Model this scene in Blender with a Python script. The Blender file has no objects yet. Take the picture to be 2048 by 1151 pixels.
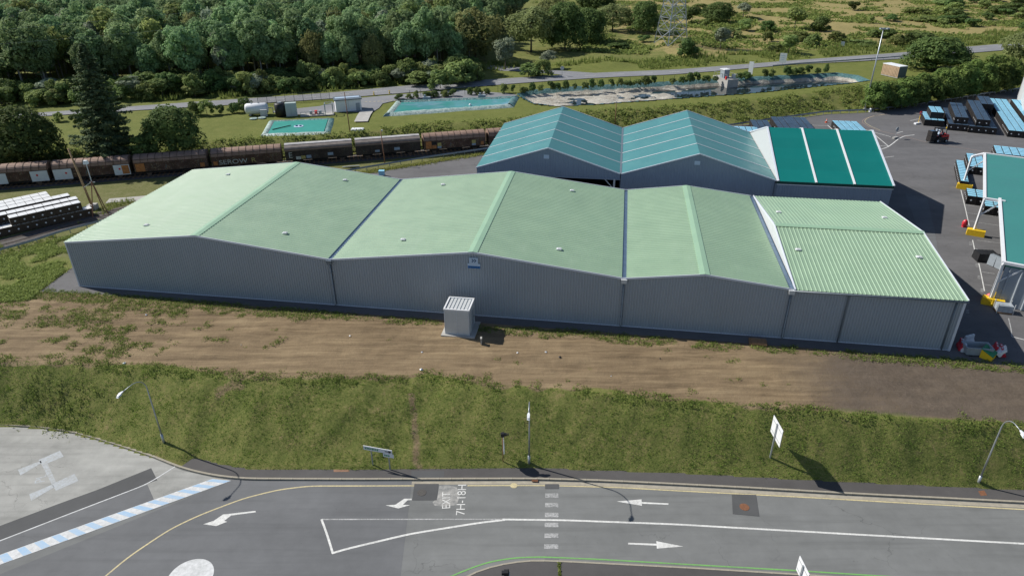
import bpy, bmesh, math, random
import numpy as np
from mathutils import Vector, Matrix
random.seed(7); RNG = np.random.default_rng(7)
R = math.radians

# ------------------------------------------------------------------ camera
SC = bpy.context.scene
COL = SC.collection
FPX, PITCH, ROLL, CH = 1368.5, R(27.938), R(-0.344), 36.0      # focal length in photo pixels, drone height
ax_r = np.array([1., 0, 0]); ax_f = np.array([0, math.cos(PITCH), -math.sin(PITCH)]); ax_u = np.array([0, math.sin(PITCH), math.cos(PITCH)])
R2 = math.cos(ROLL)*ax_r + math.sin(ROLL)*ax_u
U2 = math.cos(ROLL)*ax_u - math.sin(ROLL)*ax_r
cam = bpy.data.cameras.new('camera'); cam_o = bpy.data.objects.new('camera', cam); COL.objects.link(cam_o)
cam.sensor_width = 36; cam.lens = FPX/2048*36; cam.clip_start = .5; cam.clip_end = 6000
cam_o.matrix_world = Matrix(((R2[0], U2[0], -ax_f[0], 0), (R2[1], U2[1], -ax_f[1], 0), (R2[2], U2[2], -ax_f[2], CH), (0, 0, 0, 1)))
SC.camera = cam_o
# ------------------------------------------------------------------ sky, sun, exposure
SUN_EL, SH_AZ = R(40.5), R(-23)                                # shadows run along SH_AZ on the ground
to_sun = np.array([-math.cos(SH_AZ)*math.cos(SUN_EL), -math.sin(SH_AZ)*math.cos(SUN_EL), math.sin(SUN_EL)])
W = bpy.data.worlds.new('World'); SC.world = W; W.use_nodes = True
wn = W.node_tree; wn.nodes.clear()
wo = wn.nodes.new('ShaderNodeOutputWorld'); wb = wn.nodes.new('ShaderNodeBackground'); ws = wn.nodes.new('ShaderNodeTexSky')
ws.sky_type = 'NISHITA'; ws.sun_disc = False; ws.sun_elevation = SUN_EL; ws.sun_rotation = math.atan2(to_sun[0], to_sun[1])
ws.altitude = 300; ws.air_density = 1.0; ws.dust_density = .6; ws.ozone_density = 1.2
wb.inputs['Strength'].default_value = .082
wn.links.new(ws.outputs[0], wb.inputs[0]); wn.links.new(wb.outputs[0], wo.inputs[0])
sl = bpy.data.lights.new('sun', 'SUN'); sl.energy = 5.0; sl.angle = R(.53); sl.color = (1, .955, .87)
so = bpy.data.objects.new('sun', sl); COL.objects.link(so)
so.rotation_euler = Vector(to_sun).to_track_quat('Z', 'Y').to_euler(); so.location = (-60, 30, 80)
SC.view_settings.view_transform = 'Standard'; SC.view_settings.look = 'None'
SC.view_settings.exposure = 0.18; SC.view_settings.gamma = 1; SC.view_settings.use_curve_mapping = False
SC.cycles.max_bounces = 6; SC.cycles.transparent_max_bounces = 8; SC.cycles.use_denoising = True

# ------------------------------------------------------------------ helpers
def G(px, py, z=0.):
    """point of the place at height z that the photo shows at (px, py)"""
    d = ax_f + R2*(px-1024)/FPX - U2*(py-575.5)/FPX
    return np.array([0, 0, CH]) + d*((z-CH)/d[2])
def depth_of(P): return float((np.asarray(P)-np.array([0, 0, CH])) @ ax_f)
def GP(pts, z=0.): return [G(x, y, z) for x, y in pts]
def Z(x0, y0, s, pts): return [(x0+x/s, y0+y/s) for x, y in pts]

class MB:
    """collects polygons; build() links them as one mesh object"""
    def __init__(s): s.v = []; s.f = []; s.m = []
    def add(s, vs, fs, mi=0):
        o = len(s.v); s.v += [tuple(map(float, p)) for p in vs]
        for f in fs: s.f.append([i+o for i in f]); s.m.append(mi)
        return s
    def box(s, c, d, rz=0, mi=0, M=None, taper=1.0):
        x, y, z = d[0]/2, d[1]/2, d[2]/2; vs = []
        for k in (-z, z):
            t = taper if k > 0 else 1
            for a, b in ((-x, -y), (x, -y), (x, y), (-x, y)): vs.append(Vector((a*t, b*t, k)))
        Mt = Matrix.Translation(Vector(c)) @ (M if M is not None else Matrix.Rotation(rz, 4, 'Z'))
        return s.add([Mt @ q for q in vs], [(3, 2, 1, 0), (4, 5, 6, 7), (0, 1, 5, 4), (1, 2, 6, 5), (2, 3, 7, 6), (3, 0, 4, 7)], mi)
    def bar(s, a, b, w, h=None, mi=0):
        a = Vector(a); b = Vector(b); d = b-a; L = d.length
        if L < 1e-6: return s
        q = d.to_track_quat('Y', 'Z').to_matrix().to_4x4()
        return s.box((a+b)/2, (w, L, h or w), M=q, mi=mi)
    def tube(s, pts, r, n=8, mi=0, cap=True):
        pts = [Vector(p) for p in pts]; rs = r if isinstance(r, (list, tuple)) else [r]*len(pts)
        vs = []; fs = []
        for i, p in enumerate(pts):
            d = (pts[min(i+1, len(pts)-1)]-pts[max(i-1, 0)]).normalized()
            u = d.orthogonal().normalized() if i == 0 else (u - d*u.dot(d)).normalized()
            w = d.cross(u)
            for k in range(n):
                t = 2*math.pi*k/n; vs.append(p+u*math.cos(t)*rs[i]+w*math.sin(t)*rs[i])
        for i in range(len(pts)-1):
            for k in range(n): fs.append((i*n+k, i*n+(k+1) % n, (i+1)*n+(k+1) % n, (i+1)*n+k))
        if cap: fs += [tuple(range(n))[::-1], tuple(range((len(pts)-1)*n, len(pts)*n))]
        return s.add(vs, fs, mi)
    def prism(s, poly, z0, z1, mi=0):
        n = len(poly); vs = [(p[0], p[1], z0) for p in poly]+[(p[0], p[1], z1) for p in poly]
        fs = [tuple(range(n))[::-1], tuple(range(n, 2*n))]+[(i, (i+1) % n, (i+1) % n+n, i+n) for i in range(n)]
        return s.add(vs, fs, mi)
    def poly(s, pts, mi=0): return s.add(pts, [tuple(range(len(pts)))], mi)
    def sphere(s, c, r, n=10, m=6, mi=0):
        rx, ry, rz = r if isinstance(r, (tuple, list)) else (r, r, r); vs = []; fs = []
        for i in range(m+1):
            th = math.pi*i/m
            for k in range(n):
                ph = 2*math.pi*k/n; vs.append((c[0]+rx*math.sin(th)*math.cos(ph), c[1]+ry*math.sin(th)*math.sin(ph), c[2]+rz*math.cos(th)))
        for i in range(m):
            for k in range(n): fs.append((i*n+k, (i+1)*n+k, (i+1)*n+(k+1) % n, i*n+(k+1) % n))
        return s.add(vs, fs, mi)
    def mesh(s, name, smooth=False):
        me = bpy.data.meshes.new(name); me.from_pydata(s.v, [], s.f)
        if any(s.m): me.polygons.foreach_set('material_index', s.m)
        if smooth: me.polygons.foreach_set('use_smooth', [True]*len(me.polygons))
        me.update(); return me
    def build(s, name, mats, parent=None, smooth=False):
        return link(name, s.mesh(name, smooth), mats, parent)
def link(name, me, mats, parent=None):
    if me is not None and mats is not None and not me.materials:
        for m in (mats if isinstance(mats, (list, tuple)) else [mats]): me.materials.append(m)
    o = bpy.data.objects.new(name, me); COL.objects.link(o)
    if parent is not None: o.parent = parent
    return o
def tag(o, label, cat, group=None):
    o['label'] = label; o['category'] = cat
    if group: o['group'] = group
    return o
def thing(name, label, cat, loc=(0, 0, 0), rz=0, group=None):
    o = bpy.data.objects.new(name, None); COL.objects.link(o)
    o.location = tuple(map(float, loc)); o.rotation_euler = (0, 0, rz); o.empty_display_size = .3
    return tag(o, label, cat, group)
def struct(o, kind='structure', label=None):
    o['kind'] = kind
    if label: o['label'] = label
    return o
def dup(root, loc=None, rz=None, label=None, group=None, scale=None):
    def cp(o, parent):
        c = o.copy(); COL.objects.link(c)
        if parent is not None: c.parent = parent; c.matrix_parent_inverse = o.matrix_parent_inverse
        for ch in o.children: cp(ch, c)
        return c
    r = cp(root, None)
    if loc is not None: r.location = tuple(map(float, loc))
    if rz is not None: r.rotation_euler = (0, 0, rz)
    if scale is not None: r.scale = scale if isinstance(scale, (tuple, list)) else (scale,)*3
    if label: r['label'] = label
    if group: r['group'] = group
    return r
def bulk(name, V, F, mats, attrs=None, parent=None, smooth=False):
    """large mesh from numpy arrays; F is (n, k)"""
    me = bpy.data.meshes.new(name); n, k = F.shape
    me.vertices.add(len(V)); me.vertices.foreach_set('co', np.asarray(V, np.float32).ravel())
    me.loops.add(n*k); me.loops.foreach_set('vertex_index', F.astype(np.int32).ravel())
    me.polygons.add(n); me.polygons.foreach_set('loop_start', np.arange(0, n*k, k, dtype=np.int32))
    if smooth: me.polygons.foreach_set('use_smooth', np.ones(n, bool))
    for an, (dom, val) in (attrs or {}).items():
        a = me.attributes.new(an, 'FLOAT', dom); a.data.foreach_set('value', np.asarray(val, np.float32))
    me.update(); me.validate()
    return link(name, me, mats, parent) if mats is not None else me

# ------------------------------------------------------------------ materials
class NT:
    def __init__(s, name):
        s.m = bpy.data.materials.new(name); s.m.use_nodes = True; s.t = s.m.node_tree; s.t.nodes.clear()
        s.out = s.n('ShaderNodeOutputMaterial'); s.b = s.n('ShaderNodeBsdfPrincipled'); s.l(s.b.outputs[0], s.out.inputs[0])
        s.tc = s.n('ShaderNodeTexCoord')
    def n(s, t, **kw):
        x = s.t.nodes.new(t)
        for k, v in kw.items(): setattr(x, k, v)
        return x
    def l(s, a, b): s.t.links.new(a, b)
    def noise(s, scale, detail=4, rough=.55, co='Object', stretch=None, dist=0):
        x = s.n('ShaderNodeTexNoise'); x.inputs['Scale'].default_value = scale; x.inputs['Detail'].default_value = detail
        x.inputs['Roughness'].default_value = rough; x.inputs['Distortion'].default_value = dist
        src = s.tc.outputs[co]
        if co == 'World': pass
        if stretch:
            mp = s.n('ShaderNodeMapping'); mp.inputs['Scale'].default_value = stretch[:3]
            if len(stretch) > 3: mp.inputs['Rotation'].default_value = (0, 0, stretch[3])
            s.l(src, mp.inputs[0]); src = mp.outputs[0]
        s.l(src, x.inputs['Vector']); return x.outputs[0]
    def attr(s, name): x = s.n('ShaderNodeAttribute'); x.attribute_name = name; return x.outputs['Fac']
    def math(s, op, a, b=None, clamp=False):
        x = s.n('ShaderNodeMath', operation=op); x.use_clamp = clamp
        for i, q in enumerate((a, b)):
            if q is None: continue
            if isinstance(q, (int, float)): x.inputs[i].default_value = q
            else: s.l(q, x.inputs[i])
        return x.outputs[0]
    def ramp(s, fac, stops):
        x = s.n('ShaderNodeValToRGB'); e = x.color_ramp.elements
        while len(e) < len(stops): e.new(.5)
        for i, (p, c) in enumerate(stops):
            e[i].position = p; e[i].color = (*c, 1) if isinstance(c, tuple) else (c, c, c, 1)
        s.l(fac, x.inputs[0]); return x.outputs[0]
    def mix(s, fac, a, b, mode='MIX'):
        x = s.n('ShaderNodeMix', data_type='RGBA', blend_type=mode)
        for i, q in ((0, fac), (6, a), (7, b)):
            if isinstance(q, (int, float)): x.inputs[i].default_value = q
            elif isinstance(q, tuple): x.inputs[i].default_value = (*q, 1)
            else: s.l(q, x.inputs[i])
        return x.outputs[2]
    def bump(s, h, strength=.3, dist=.05):
        x = s.n('ShaderNodeBump'); x.inputs['Strength'].default_value = strength; x.inputs['Distance'].default_value = dist
        s.l(h, x.inputs['Height']); s.l(x.outputs[0], s.b.inputs['Normal'])
    def fin(s, col=None, rough=.8, spec=.5, metal=0):
        if col is not None:
            if isinstance(col, tuple): s.b.inputs['Base Color'].default_value = (*col, 1)
            else: s.l(col, s.b.inputs['Base Color'])
        if isinstance(rough, (int, float)): s.b.inputs['Roughness'].default_value = rough
        else: s.l(rough, s.b.inputs['Roughness'])
        s.b.inputs['Specular IOR Level'].default_value = spec; s.b.inputs['Metallic'].default_value = metal
        return s.m
def sc3(c, k): return tuple(min(1, x*k) for x in c)
def pm(name, c, rough=.7, var=.15, scale=1.5, spec=.4, metal=0, bump=0, bscale=20, dirt=0):
    t = NT(name); n = t.noise(scale, 5)
    col = t.ramp(n, [(.25, sc3(c, 1-var)), (.75, sc3(c, 1+var))])
    if dirt:
        n2 = t.noise(scale*.35, 6, .65); col = t.mix(t.math('MULTIPLY', t.ramp(n2, [(.5, 0.), (.72, 1.)]), dirt), col, (.09, .075, .06))
    if bump: t.bump(t.noise(bscale, 3), bump, .02)
    return t.fin(col, rough, spec, metal)
def paint_mat(name, c, wear=.35, base=(.15, .15, .15), scale=5):
    t = NT(name); n = t.noise(scale, 6, .7); n2 = t.noise(.6, 3)
    w = t.math('MULTIPLY', t.ramp(t.math('ADD', t.math('MULTIPLY', n, .7), t.math('MULTIPLY', n2, .3)), [(.5-.12, 0.), (.5+.12, 1.)]), wear)
    return t.fin(t.mix(w, c, base), .75, .3)
def asphalt(name, c, var=.12, crack=True, seed=0, aggregate=1.0, streak=0):
    t = NT(name); big = t.noise(.09, 4, .6, stretch=(1, 2.2, 1)); mid = t.noise(.8, 5, .65); fine = t.noise(38, 2, .6)
    f = t.math('ADD', t.math('MULTIPLY', big, .55), t.math('ADD', t.math('MULTIPLY', mid, .3), t.math('MULTIPLY', fine, .22*aggregate)))
    col = t.ramp(f, [(.35, sc3(c, 1-var*1.6)), (.52, c), (.7, sc3(c, 1+var*1.6))])
    if streak:
        st = t.noise(.5, 4, .6, stretch=(.12, 2.5, 1)); col = t.mix(t.math('MULTIPLY', t.ramp(st, [(.5, 0.), (.72, 1.)]), streak), col, sc3(c, .62))
    if crack:
        v = t.n('ShaderNodeTexVoronoi', feature='DISTANCE_TO_EDGE'); v.inputs['Scale'].default_value = .22
        mp = t.n('ShaderNodeMapping'); wv = t.n('ShaderNodeVectorMath', operation='ADD')
        nn = t.n('ShaderNodeTexNoise'); nn.inputs['Scale'].default_value = .7; nn.inputs['Detail'].default_value = 5
        sv = t.n('ShaderNodeVectorMath', operation='SCALE'); sv.inputs['Scale'].default_value = 2.2
        t.l(t.tc.outputs['Object'], nn.inputs['Vector']); t.l(nn.outputs['Color'], sv.inputs[0])
        t.l(t.tc.outputs['Object'], wv.inputs[0]); t.l(sv.outputs[0], wv.inputs[1]); t.l(wv.outputs[0], v.inputs['Vector'])
        ck = t.ramp(v.outputs['Distance'], [(0.0, 1.), (.008, 0.)]); msk = t.ramp(t.noise(.12, 2), [(.52, 0.), (.62, 1.)])
        col = t.mix(t.math('MULTIPLY', t.math('MULTIPLY', ck, msk), .5), col, sc3(c, .35))
    sp_n = t.noise(1.7, 3, .6); col = t.mix(t.math('MULTIPLY', t.ramp(sp_n, [(.70, 0.), (.76, 1.)]), .35), col, sc3(c, .5))
    t.bump(fine, .25, .01)
    return t.fin(col, .88, .3)
def leafmat(name, c1, c2, trans=.3, hue_var=.25):
    t = NT(name); tint = t.attr('tint'); oi = t.n('ShaderNodeObjectInfo')
    f = t.math('ADD', t.math('MULTIPLY', tint, .75), t.math('MULTIPLY', oi.outputs['Random'], .25))
    col = t.ramp(f, [(.1, c1), (.85, c2)])
    hv = t.n('ShaderNodeHueSaturation'); t.l(col, hv.inputs['Color'])
    t.l(t.math('ADD', t.math('MULTIPLY', oi.outputs['Random'], .05), .475), hv.inputs['Hue'])
    r2 = t.math('FRACT', t.math('MULTIPLY', oi.outputs['Random'], 7.31))
    t.l(t.math('ADD', t.math('MULTIPLY', r2, hue_var*2), 1-hue_var), hv.inputs['Value'])
    t.l(hv.outputs[0], t.b.inputs['Base Color'])
    t.b.inputs['Roughness'].default_value = .75; t.b.inputs['Specular IOR Level'].default_value = .12
    tr = t.n('ShaderNodeBsdfTranslucent'); mx = t.n('ShaderNodeMixShader'); mx.inputs[0].default_value = trans
    t.l(hv.outputs[0], tr.inputs[0]); t.l(t.b.outputs[0], mx.inputs[1]); t.l(tr.outputs[0], mx.inputs[2]); t.l(mx.outputs[0], t.out.inputs[0])
    return t.m
def glossy_sheet(name, c, rough=.35, var=.06, spec=.5, panel=None, coat=0, streak=False):
    t = NT(name); n = t.noise(.25, 4); n2 = t.noise(6, 3)
    f = t.math('ADD', t.math('MULTIPLY', n, .75), t.math('MULTIPLY', n2, .25))
    col = t.ramp(f, [(.3, sc3(c, 1-var)), (.7, sc3(c, 1+var))])
    if panel:
        sx = t.n('ShaderNodeSeparateXYZ'); t.l(t.tc.outputs['Object'], sx.inputs[0])
        q = t.math('FRACT', t.math('MULTIPLY', t.math('FLOOR', t.math('DIVIDE', sx.outputs[panel[0]], panel[1])), .618))
        col = t.mix(t.math('MULTIPLY', q, panel[2]), col, sc3(c, .72))
    if streak:
        st = t.noise(1.0, 5, .6, stretch=(.12, 1.6, 1)); col = t.mix(t.math('MULTIPLY', t.ramp(st, [(.52, 0.), (.75, 1.)]), .10), col, sc3(c, .6))
        s2 = t.noise(.6, 5, .65, stretch=(1.4, .2, 1)); col = t.mix(t.math('MULTIPLY', t.ramp(s2, [(.55, 0.), (.78, 1.)]), .07), col, (.55, .62, .55))
    if coat: t.b.inputs['Coat Weight'].default_value = coat; t.b.inputs['Coat Roughness'].default_value = .38
    rr = t.ramp(t.noise(.5, 4), [(.3, rough*.85), (.7, min(1, rough*1.25))])
    return t.fin(col, rr, spec)

M_roof = glossy_sheet('pale_green_sheet', (.268, .392, .258), .47, .05, .9, coat=.36, streak=True)
M_cap = glossy_sheet('ridge_flashing_green', (.285, .445, .30), .42, .04, .9)
M_wall = glossy_sheet('grey_cladding_shade_blue', (.335, .375, .42), .42, .05, .5)  # grey sheet, with the blue tint of shaded walls put into the colour
M_wall2 = glossy_sheet('blue_grey_cladding', (.22, .28, .36), .4, .05, .5)
M_white = pm('white_metal', (.72, .73, .75), .45, .05, 2)
M_trim = pm('verge_trim', (.62, .65, .72), .35, .05, 2, .5)
M_gutter = pm('gutter_zinc_sky_tint', (.16, .23, .32), .3, .2, 1.5, .6, .6)  # blue of the mirrored sky is mixed into the zinc colour
M_pipe = pm('downpipe_grey', (.13, .16, .19), .4, .1, 1.5, .5)
M_teal = glossy_sheet('teal_fabric', (.050, .205, .215), .42, .05, 1.0, panel=(0, 2.85, .22))
M_green = glossy_sheet('dark_green_fabric', (.004, .165, .148), .33, .05, .45, panel=(1, 2.4, .35))
M_cant = glossy_sheet('canopy_green_fabric', (.045, .215, .195), .4, .05, .4)
M_dark = pm('interior_shade_black', (.02, .022, .026), .8, .2)
M_steel = pm('galvanised_steel', (.42, .45, .48), .4, .1, 3, .5, .6)
M_rail = pm('guard_rail_zinc', (.34, .38, .43), .4, .1, 3, .5, .5)
M_conc = pm('concrete', (.40, .39, .37), .9, .18, 1.2, .3, bump=.3)
M_black = pm('black_plastic', (.018, .018, .02), .5, .3)
M_rubber = pm('rubber', (.02, .02, .02), .8, .2)
M_yellow = pm('yellow_paint', (.80, .52, .02), .55, .1, 3)
M_red = pm('red_paint', (.62, .03, .03), .45, .12, 3)
M_redp = pm('red_plastic', (.62, .03, .05), .4, .1, 3)
M_whitep = pm('white_plastic', (.75, .77, .80), .45, .06, 3)
M_wood = pm('pole_wood', (.27, .16, .085), .85, .25, 4)
M_rust = pm('rusty_steel', (.24, .12, .075), .8, .35, 3)
M_glass = pm('lamp_glass', (.75, .78, .8), .15, .03)
M_pane = pm('dark_glass', (.03, .045, .06), .08, .1, 2, .8)
M_grey = pm('grey_plastic', (.30, .34, .38), .5, .1, 3)
M_lgrey = pm('light_grey_panel', (.52, .54, .55), .5, .06, 2)
M_blue = pm('blue_sign', (.02, .15, .42), .4, .05)
M_navy = pm('navy_print', (.015, .06, .16), .4, .05)
M_paleblue = pm('pale_blue_sign', (.45, .56, .70), .4, .05)
M_gtext = pm('green_print', (.02, .25, .10), .5, .1)
M_tree = pm('bark', (.14, .12, .095), .9, .3, 3, bump=.4)
M_birch = pm('pale_bark', (.36, .35, .31), .85, .3, 3)
M_road = asphalt('old_asphalt', (.168, .173, .172), .14, True, streak=.45)
M_road2 = asphalt('newer_asphalt', (.138, .142, .149), .12, True, streak=.4)
M_walk = asphalt('dark_footway', (.082, .078, .078), .15, False)
M_patch = asphalt('asphalt_patch', (.085, .087, .09), .12, False)
M_yard = asphalt('yard_asphalt', (.122, .120, .124), .16, True, streak=.25)
M_broad = asphalt('back_road_asphalt', (.205, .21, .225), .10, False)
M_lot = asphalt('pale_lot', (.31, .31, .295), .22, True, streak=.5)
M_pwhite = paint_mat('white_road_paint', (.72, .72, .70), .45)
M_pworn = paint_mat('worn_white_paint', (.46, .46, .46), 1.0, (.18, .185, .185), 7)
M_pyellow = paint_mat('cream_line_paint', (.62, .53, .30), .5)
M_pgreen = paint_mat('green_line_paint', (.17, .43, .11), .5)
M_pblue = paint_mat('pale_blue_paint', (.30, .46, .64), .55, (.47, .52, .57), 3)
M_ppale = paint_mat('faded_white_paint', (.66, .67, .68), .8, (.40, .41, .41), 3)
M_pfade = paint_mat('lot_faded_paint', (.42, .46, .50), 1.0, (.325, .33, .325), 4)
M_powder = paint_mat('whitish_stain', (.40, .39, .37), .9, (.17, .175, .175), 2.5)
M_kerb = pm('kerb_concrete', (.34, .31, .25), .9, .2, 2, .3)
M_cratew = pm('crate_white_film', (.80, .81, .82), .35, .06, 3, .5)
M_crateb = pm('crate_brown_side', (.055, .040, .028), .8, .35, 4)
M_cratek = pm('crate_black_side', (.020, .017, .016), .7, .35, 4)
M_lidblue = pm('pale_blue_lid', (.30, .62, .80), .4, .08, 2, .5)
M_liddark = pm('dark_blue_lid', (.06, .105, .17), .35, .35, 1.2, .5)

def txt_mesh(s, size, extrude=0.0):
    c = bpy.data.curves.new('txt', 'FONT'); c.body = s; c.size = size; c.extrude = extrude; c.align_x = 'CENTER'; c.align_y = 'CENTER'
    o = bpy.data.objects.new('txt', c); COL.objects.link(o)
    dg = bpy.context.evaluated_depsgraph_get(); me = bpy.data.meshes.new_from_object(o.evaluated_get(dg))
    bpy.data.objects.remove(o); bpy.data.curves.remove(c); return me

# ------------------------------------------------------------------ shape of the land
ROADZ, LAWN = -4.0, 2.5
YAW = R(8.94)
bu = np.array([math.cos(YAW), -math.sin(YAW), 0]); bv = np.array([math.sin(YAW), math.cos(YAW), 0])
O1 = np.array([-49.0, 68.91, 0]); O2 = np.array([-4.9, 93.79, 0])
def B(a, b, z=0): return O1+bu*a+bv*b+np.array([0, 0, z])
def fline(pts, z): 
    q = np.array(GP(pts, z)); q = q[np.argsort(q[:, 0])]; return q[:, 0], q[:, 1]
KERB_PX = [(-900, 838), (-400, 846), (0, 851), (80, 855), (149, 866), (209, 883), (302, 913), (365, 939), (427, 953), (487, 959.6), (700, 960.5), (1000, 959.6), (1070, 959.5), (1200, 963), (1348, 970), (1522, 979), (1696, 989), (2048, 1006.5), (2400, 1026), (2900, 1056)]
FOOT_PX = [(-900, 836), (-400, 844), (0, 849), (80, 853), (149, 864), (209, 881), (302, 910), (358, 923), (393, 916), (434, 928), (494, 938.7), (700, 941), (888, 938.7), (1062, 935.5), (1166, 940.4), (1348, 946.3), (1626, 961), (2048, 980.4), (2400, 998), (2900, 1025)]
TOP_PX = [(-900, 700), (-400, 712), (0, 722), (300, 737), (520, 757), (690, 757), (850, 750), (960, 768), (1200, 788), (1440, 806), (1600, 820), (1800, 836), (2048, 850), (2400, 872), (2900, 900)]
BF_PX = [(-900, 432), (-400, 394), (0, 364), (280, 342), (577, 319), (857, 297), (1000, 286), (1250, 264), (1464, 250), (1565, 237), (1653, 225.5), (1728, 221.5), (1790, 214), (1850, 203), (1925, 191), (2030, 176), (2300, 140)]
BT_PX = [(-900, 330), (-400, 306), (0, 292), (280, 290), (448, 281), (577, 275), (700, 267), (857, 248), (1010, 240), (1166, 224), (1380, 211), (1556, 196), (1731, 172), (1850, 152), (2030, 134), (2300, 112)]
FX, FY = fline(FOOT_PX, ROADZ+.14); TX, TY = fline(TOP_PX, 0); BX, BY = fline(BF_PX, 0); CX_, CY_ = fline(BT_PX, LAWN)
NEAR_PX = [(-900, 300), (-400, 264), (0, 238), (101, 231), (271, 220.5), (393, 213.5), (560, 204), (680, 196), (829, 184), (1027, 167), (1201, 155), (1348, 149), (1591, 128.6), (1800, 118), (1918, 108), (2001, 100.8), (2300, 82), (2700, 60)]
FAR_PX = [(-900, 290), (-400, 256), (0, 230.5), (101, 223.5), (271, 212), (393, 203.5), (560, 192.5), (680, 184), (829, 169.5), (1027, 155.7), (1201, 145), (1348, 139.5), (1591, 120.5), (1800, 105.5), (1918, 95), (2001, 88), (2300, 70), (2700, 50)]
NX, NY = fline(NEAR_PX, LAWN); QX, QY = fline(FAR_PX, LAWN)
BASIN_PX = [(1038, 189.4), (1055, 182.5), (1132, 175.5), (1271, 168.6), (1380, 162), (1481, 156), (1575, 152), (1673, 147), (1712, 152), (1737, 161.5), (1692, 167.4), (1575, 179), (1497, 187), (1380, 195.2), (1201, 208.6), (1114, 212.7), (1072, 208.6), (1048, 198)]
BASIN = np.array(GP(BASIN_PX, LAWN))[:, :2]
def in_poly(x, y, P):
    r = np.zeros(x.shape, bool); n = len(P)
    for i in range(n):
        x1, y1 = P[i]; x2, y2 = P[(i+1) % n]
        c = ((y1 > y) != (y2 > y)); t = (x2-x1)*(y-y1)/((y2-y1) if abs(y2-y1) > 1e-9 else 1e-9)+x1
        r ^= c & (x < t)
    return r
def d_poly(x, y, P):
    d = np.full(x.shape, 1e9); n = len(P)
    for i in range(n):
        a = np.array(P[i]); b = np.array(P[(i+1) % n]); ab = b-a; L = ab @ ab
        t = np.clip(((x-a[0])*ab[0]+(y-a[1])*ab[1])/L, 0, 1)
        d = np.minimum(d, np.hypot(x-a[0]-t*ab[0], y-a[1]-t*ab[1]))
    return d
def vnoise(x, y, s, seed=0):
    """cheap value noise in numpy, -1..1"""
    x = np.asarray(x, float)/s+seed*17.3; y = np.asarray(y, float)/s+seed*9.1
    xi = np.floor(x); yi = np.floor(y); fx = x-xi; fy = y-yi; fx = fx*fx*(3-2*fx); fy = fy*fy*(3-2*fy)
    def h(a, b):
        q = np.sin(a*127.1+b*311.7)*43758.5453; return q-np.floor(q)
    return (h(xi, yi)*(1-fx)*(1-fy)+h(xi+1, yi)*fx*(1-fy)+h(xi, yi+1)*(1-fx)*fy+h(xi+1, yi+1)*fx*fy)*2-1
def sstep(t): t = np.clip(t, 0, 1); return t*t*(3-2*t)
def hfun(x, y, noise=True, sink=0.):
    x = np.asarray(x, float); y = np.asarray(y, float)
    f = np.interp(x, FX, FY); t = np.interp(x, TX, TY); b = np.interp(x, BX, BY); c = np.interp(x, CX_, CY_)
    k = (y-f)/np.maximum(t-f, .5); k2 = np.clip((y-b)/np.maximum(c-b, .5), 0, 1)
    kk = np.clip(k, 0, 1.0); kk = np.where(kk > .75, .75+(kk-.75)*1.0, kk)
    z = np.where(k < 0, ROADZ-.07, (ROADZ+.13)+(0-ROADZ-.13)*(kk*.72+sstep(kk)*.28))
    z = np.where(y > t, 0., z)
    z = z+LAWN*(k2*.5+sstep(k2)*.5)
    far = np.clip((y-260)/400, 0, 1); z = z+far*far*14
    z = z+np.where(k2 > 0, 0, 0)
    if noise:
        am = np.clip(k*6, 0, 1)*np.clip((1.25-k)*3, 0, 1)*.10
        z = z+am*(vnoise(x, y, 1.6, 1)+.6*vnoise(x, y, .7, 2))
        dm = np.clip((k-1.05)*3, 0, 1)*np.clip((np.interp(x, [-200, -49, 42.7, 200], [84.3, 67.3, 52.9, 26])-y)/2, 0, 1)
        yr = y+x*.13; z = z+dm*(.08*vnoise(x*.12, yr, .7, 3)+.05*vnoise(x*.3, yr, .45, 9)+.04*vnoise(x, y, .6, 4))
        lm = np.clip((k2-.02)*3, 0, 1)*np.clip((np.interp(x, NX, NY)-1-y)/3, 0, 1)
        z = z+lm*(.05*vnoise(x, y, 4, 5)+.03*vnoise(x, y, 1.5, 6))
        fm = np.clip((y-np.interp(x, QX, QY)-3)/6, 0, 1)
        z = z+fm*(.5*vnoise(x, y, 14, 7)+.25*vnoise(x, y, 5, 8))
    if sink:
        ins = in_poly(x, y, BASIN)
        if ins.any():
            d = np.where(ins, d_poly(x, y, BASIN), 0); z = z-np.where(ins, np.clip(d/2.2, 0, 1)*1.3+sink, 0)
    return z
def ground_at(x, y): return float(hfun(np.array([x]), np.array([y]))[0])
def on_ground(px, py, z0):
    p = G(px, py, z0)
    for _ in range(12): p = G(px, py, .5*p[2]+.5*ground_at(p[0], p[1]))
    return p

gx = np.concatenate([-np.geomspace(3000, 96, 22), np.arange(-95, -52, .8), np.arange(-52, 48, .32), np.arange(48, 130, .8), np.geomspace(131, 3000, 24)])
gy = np.concatenate([np.array([-400, -100, 0, 20]), np.arange(28, 40, 1.0), np.arange(40, 72, .3), np.arange(72, 110, 1.0), np.arange(110, 200, .75), np.arange(200, 300, 3.), np.geomspace(300, 3500, 20)])
XX, YY = np.meshgrid(gx, gy); xs, ys = XX.ravel(), YY.ravel()
zs = hfun(xs, ys, sink=.3)
nxg, nyg = len(gx), len(gy)
ii = (np.arange(nyg-1)[:, None]*nxg+np.arange(nxg-1)[None, :]).ravel()
FF = np.stack([ii, ii+1, ii+nxg+1, ii+nxg], 1)
tq = np.interp(xs, TX, TY); bfront = np.interp(xs, [-400, -49, 42.0, 60, 400], [124, 67.6, 53.1, 50.3, 0])
nz = vnoise(xs, ys, 5, 11)*.8+vnoise(xs, ys, 1.6, 12)*.5
m_dirt = np.clip((ys-tq+.3+nz*.8)/.8, 0, 1)*np.clip((bfront+1.0-ys+nz*.3)/.9, 0, 1)
m_dirt = m_dirt*np.where(xs < -52, np.clip((xs+64+nz*3)/10, .25, 1), 1)
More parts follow.
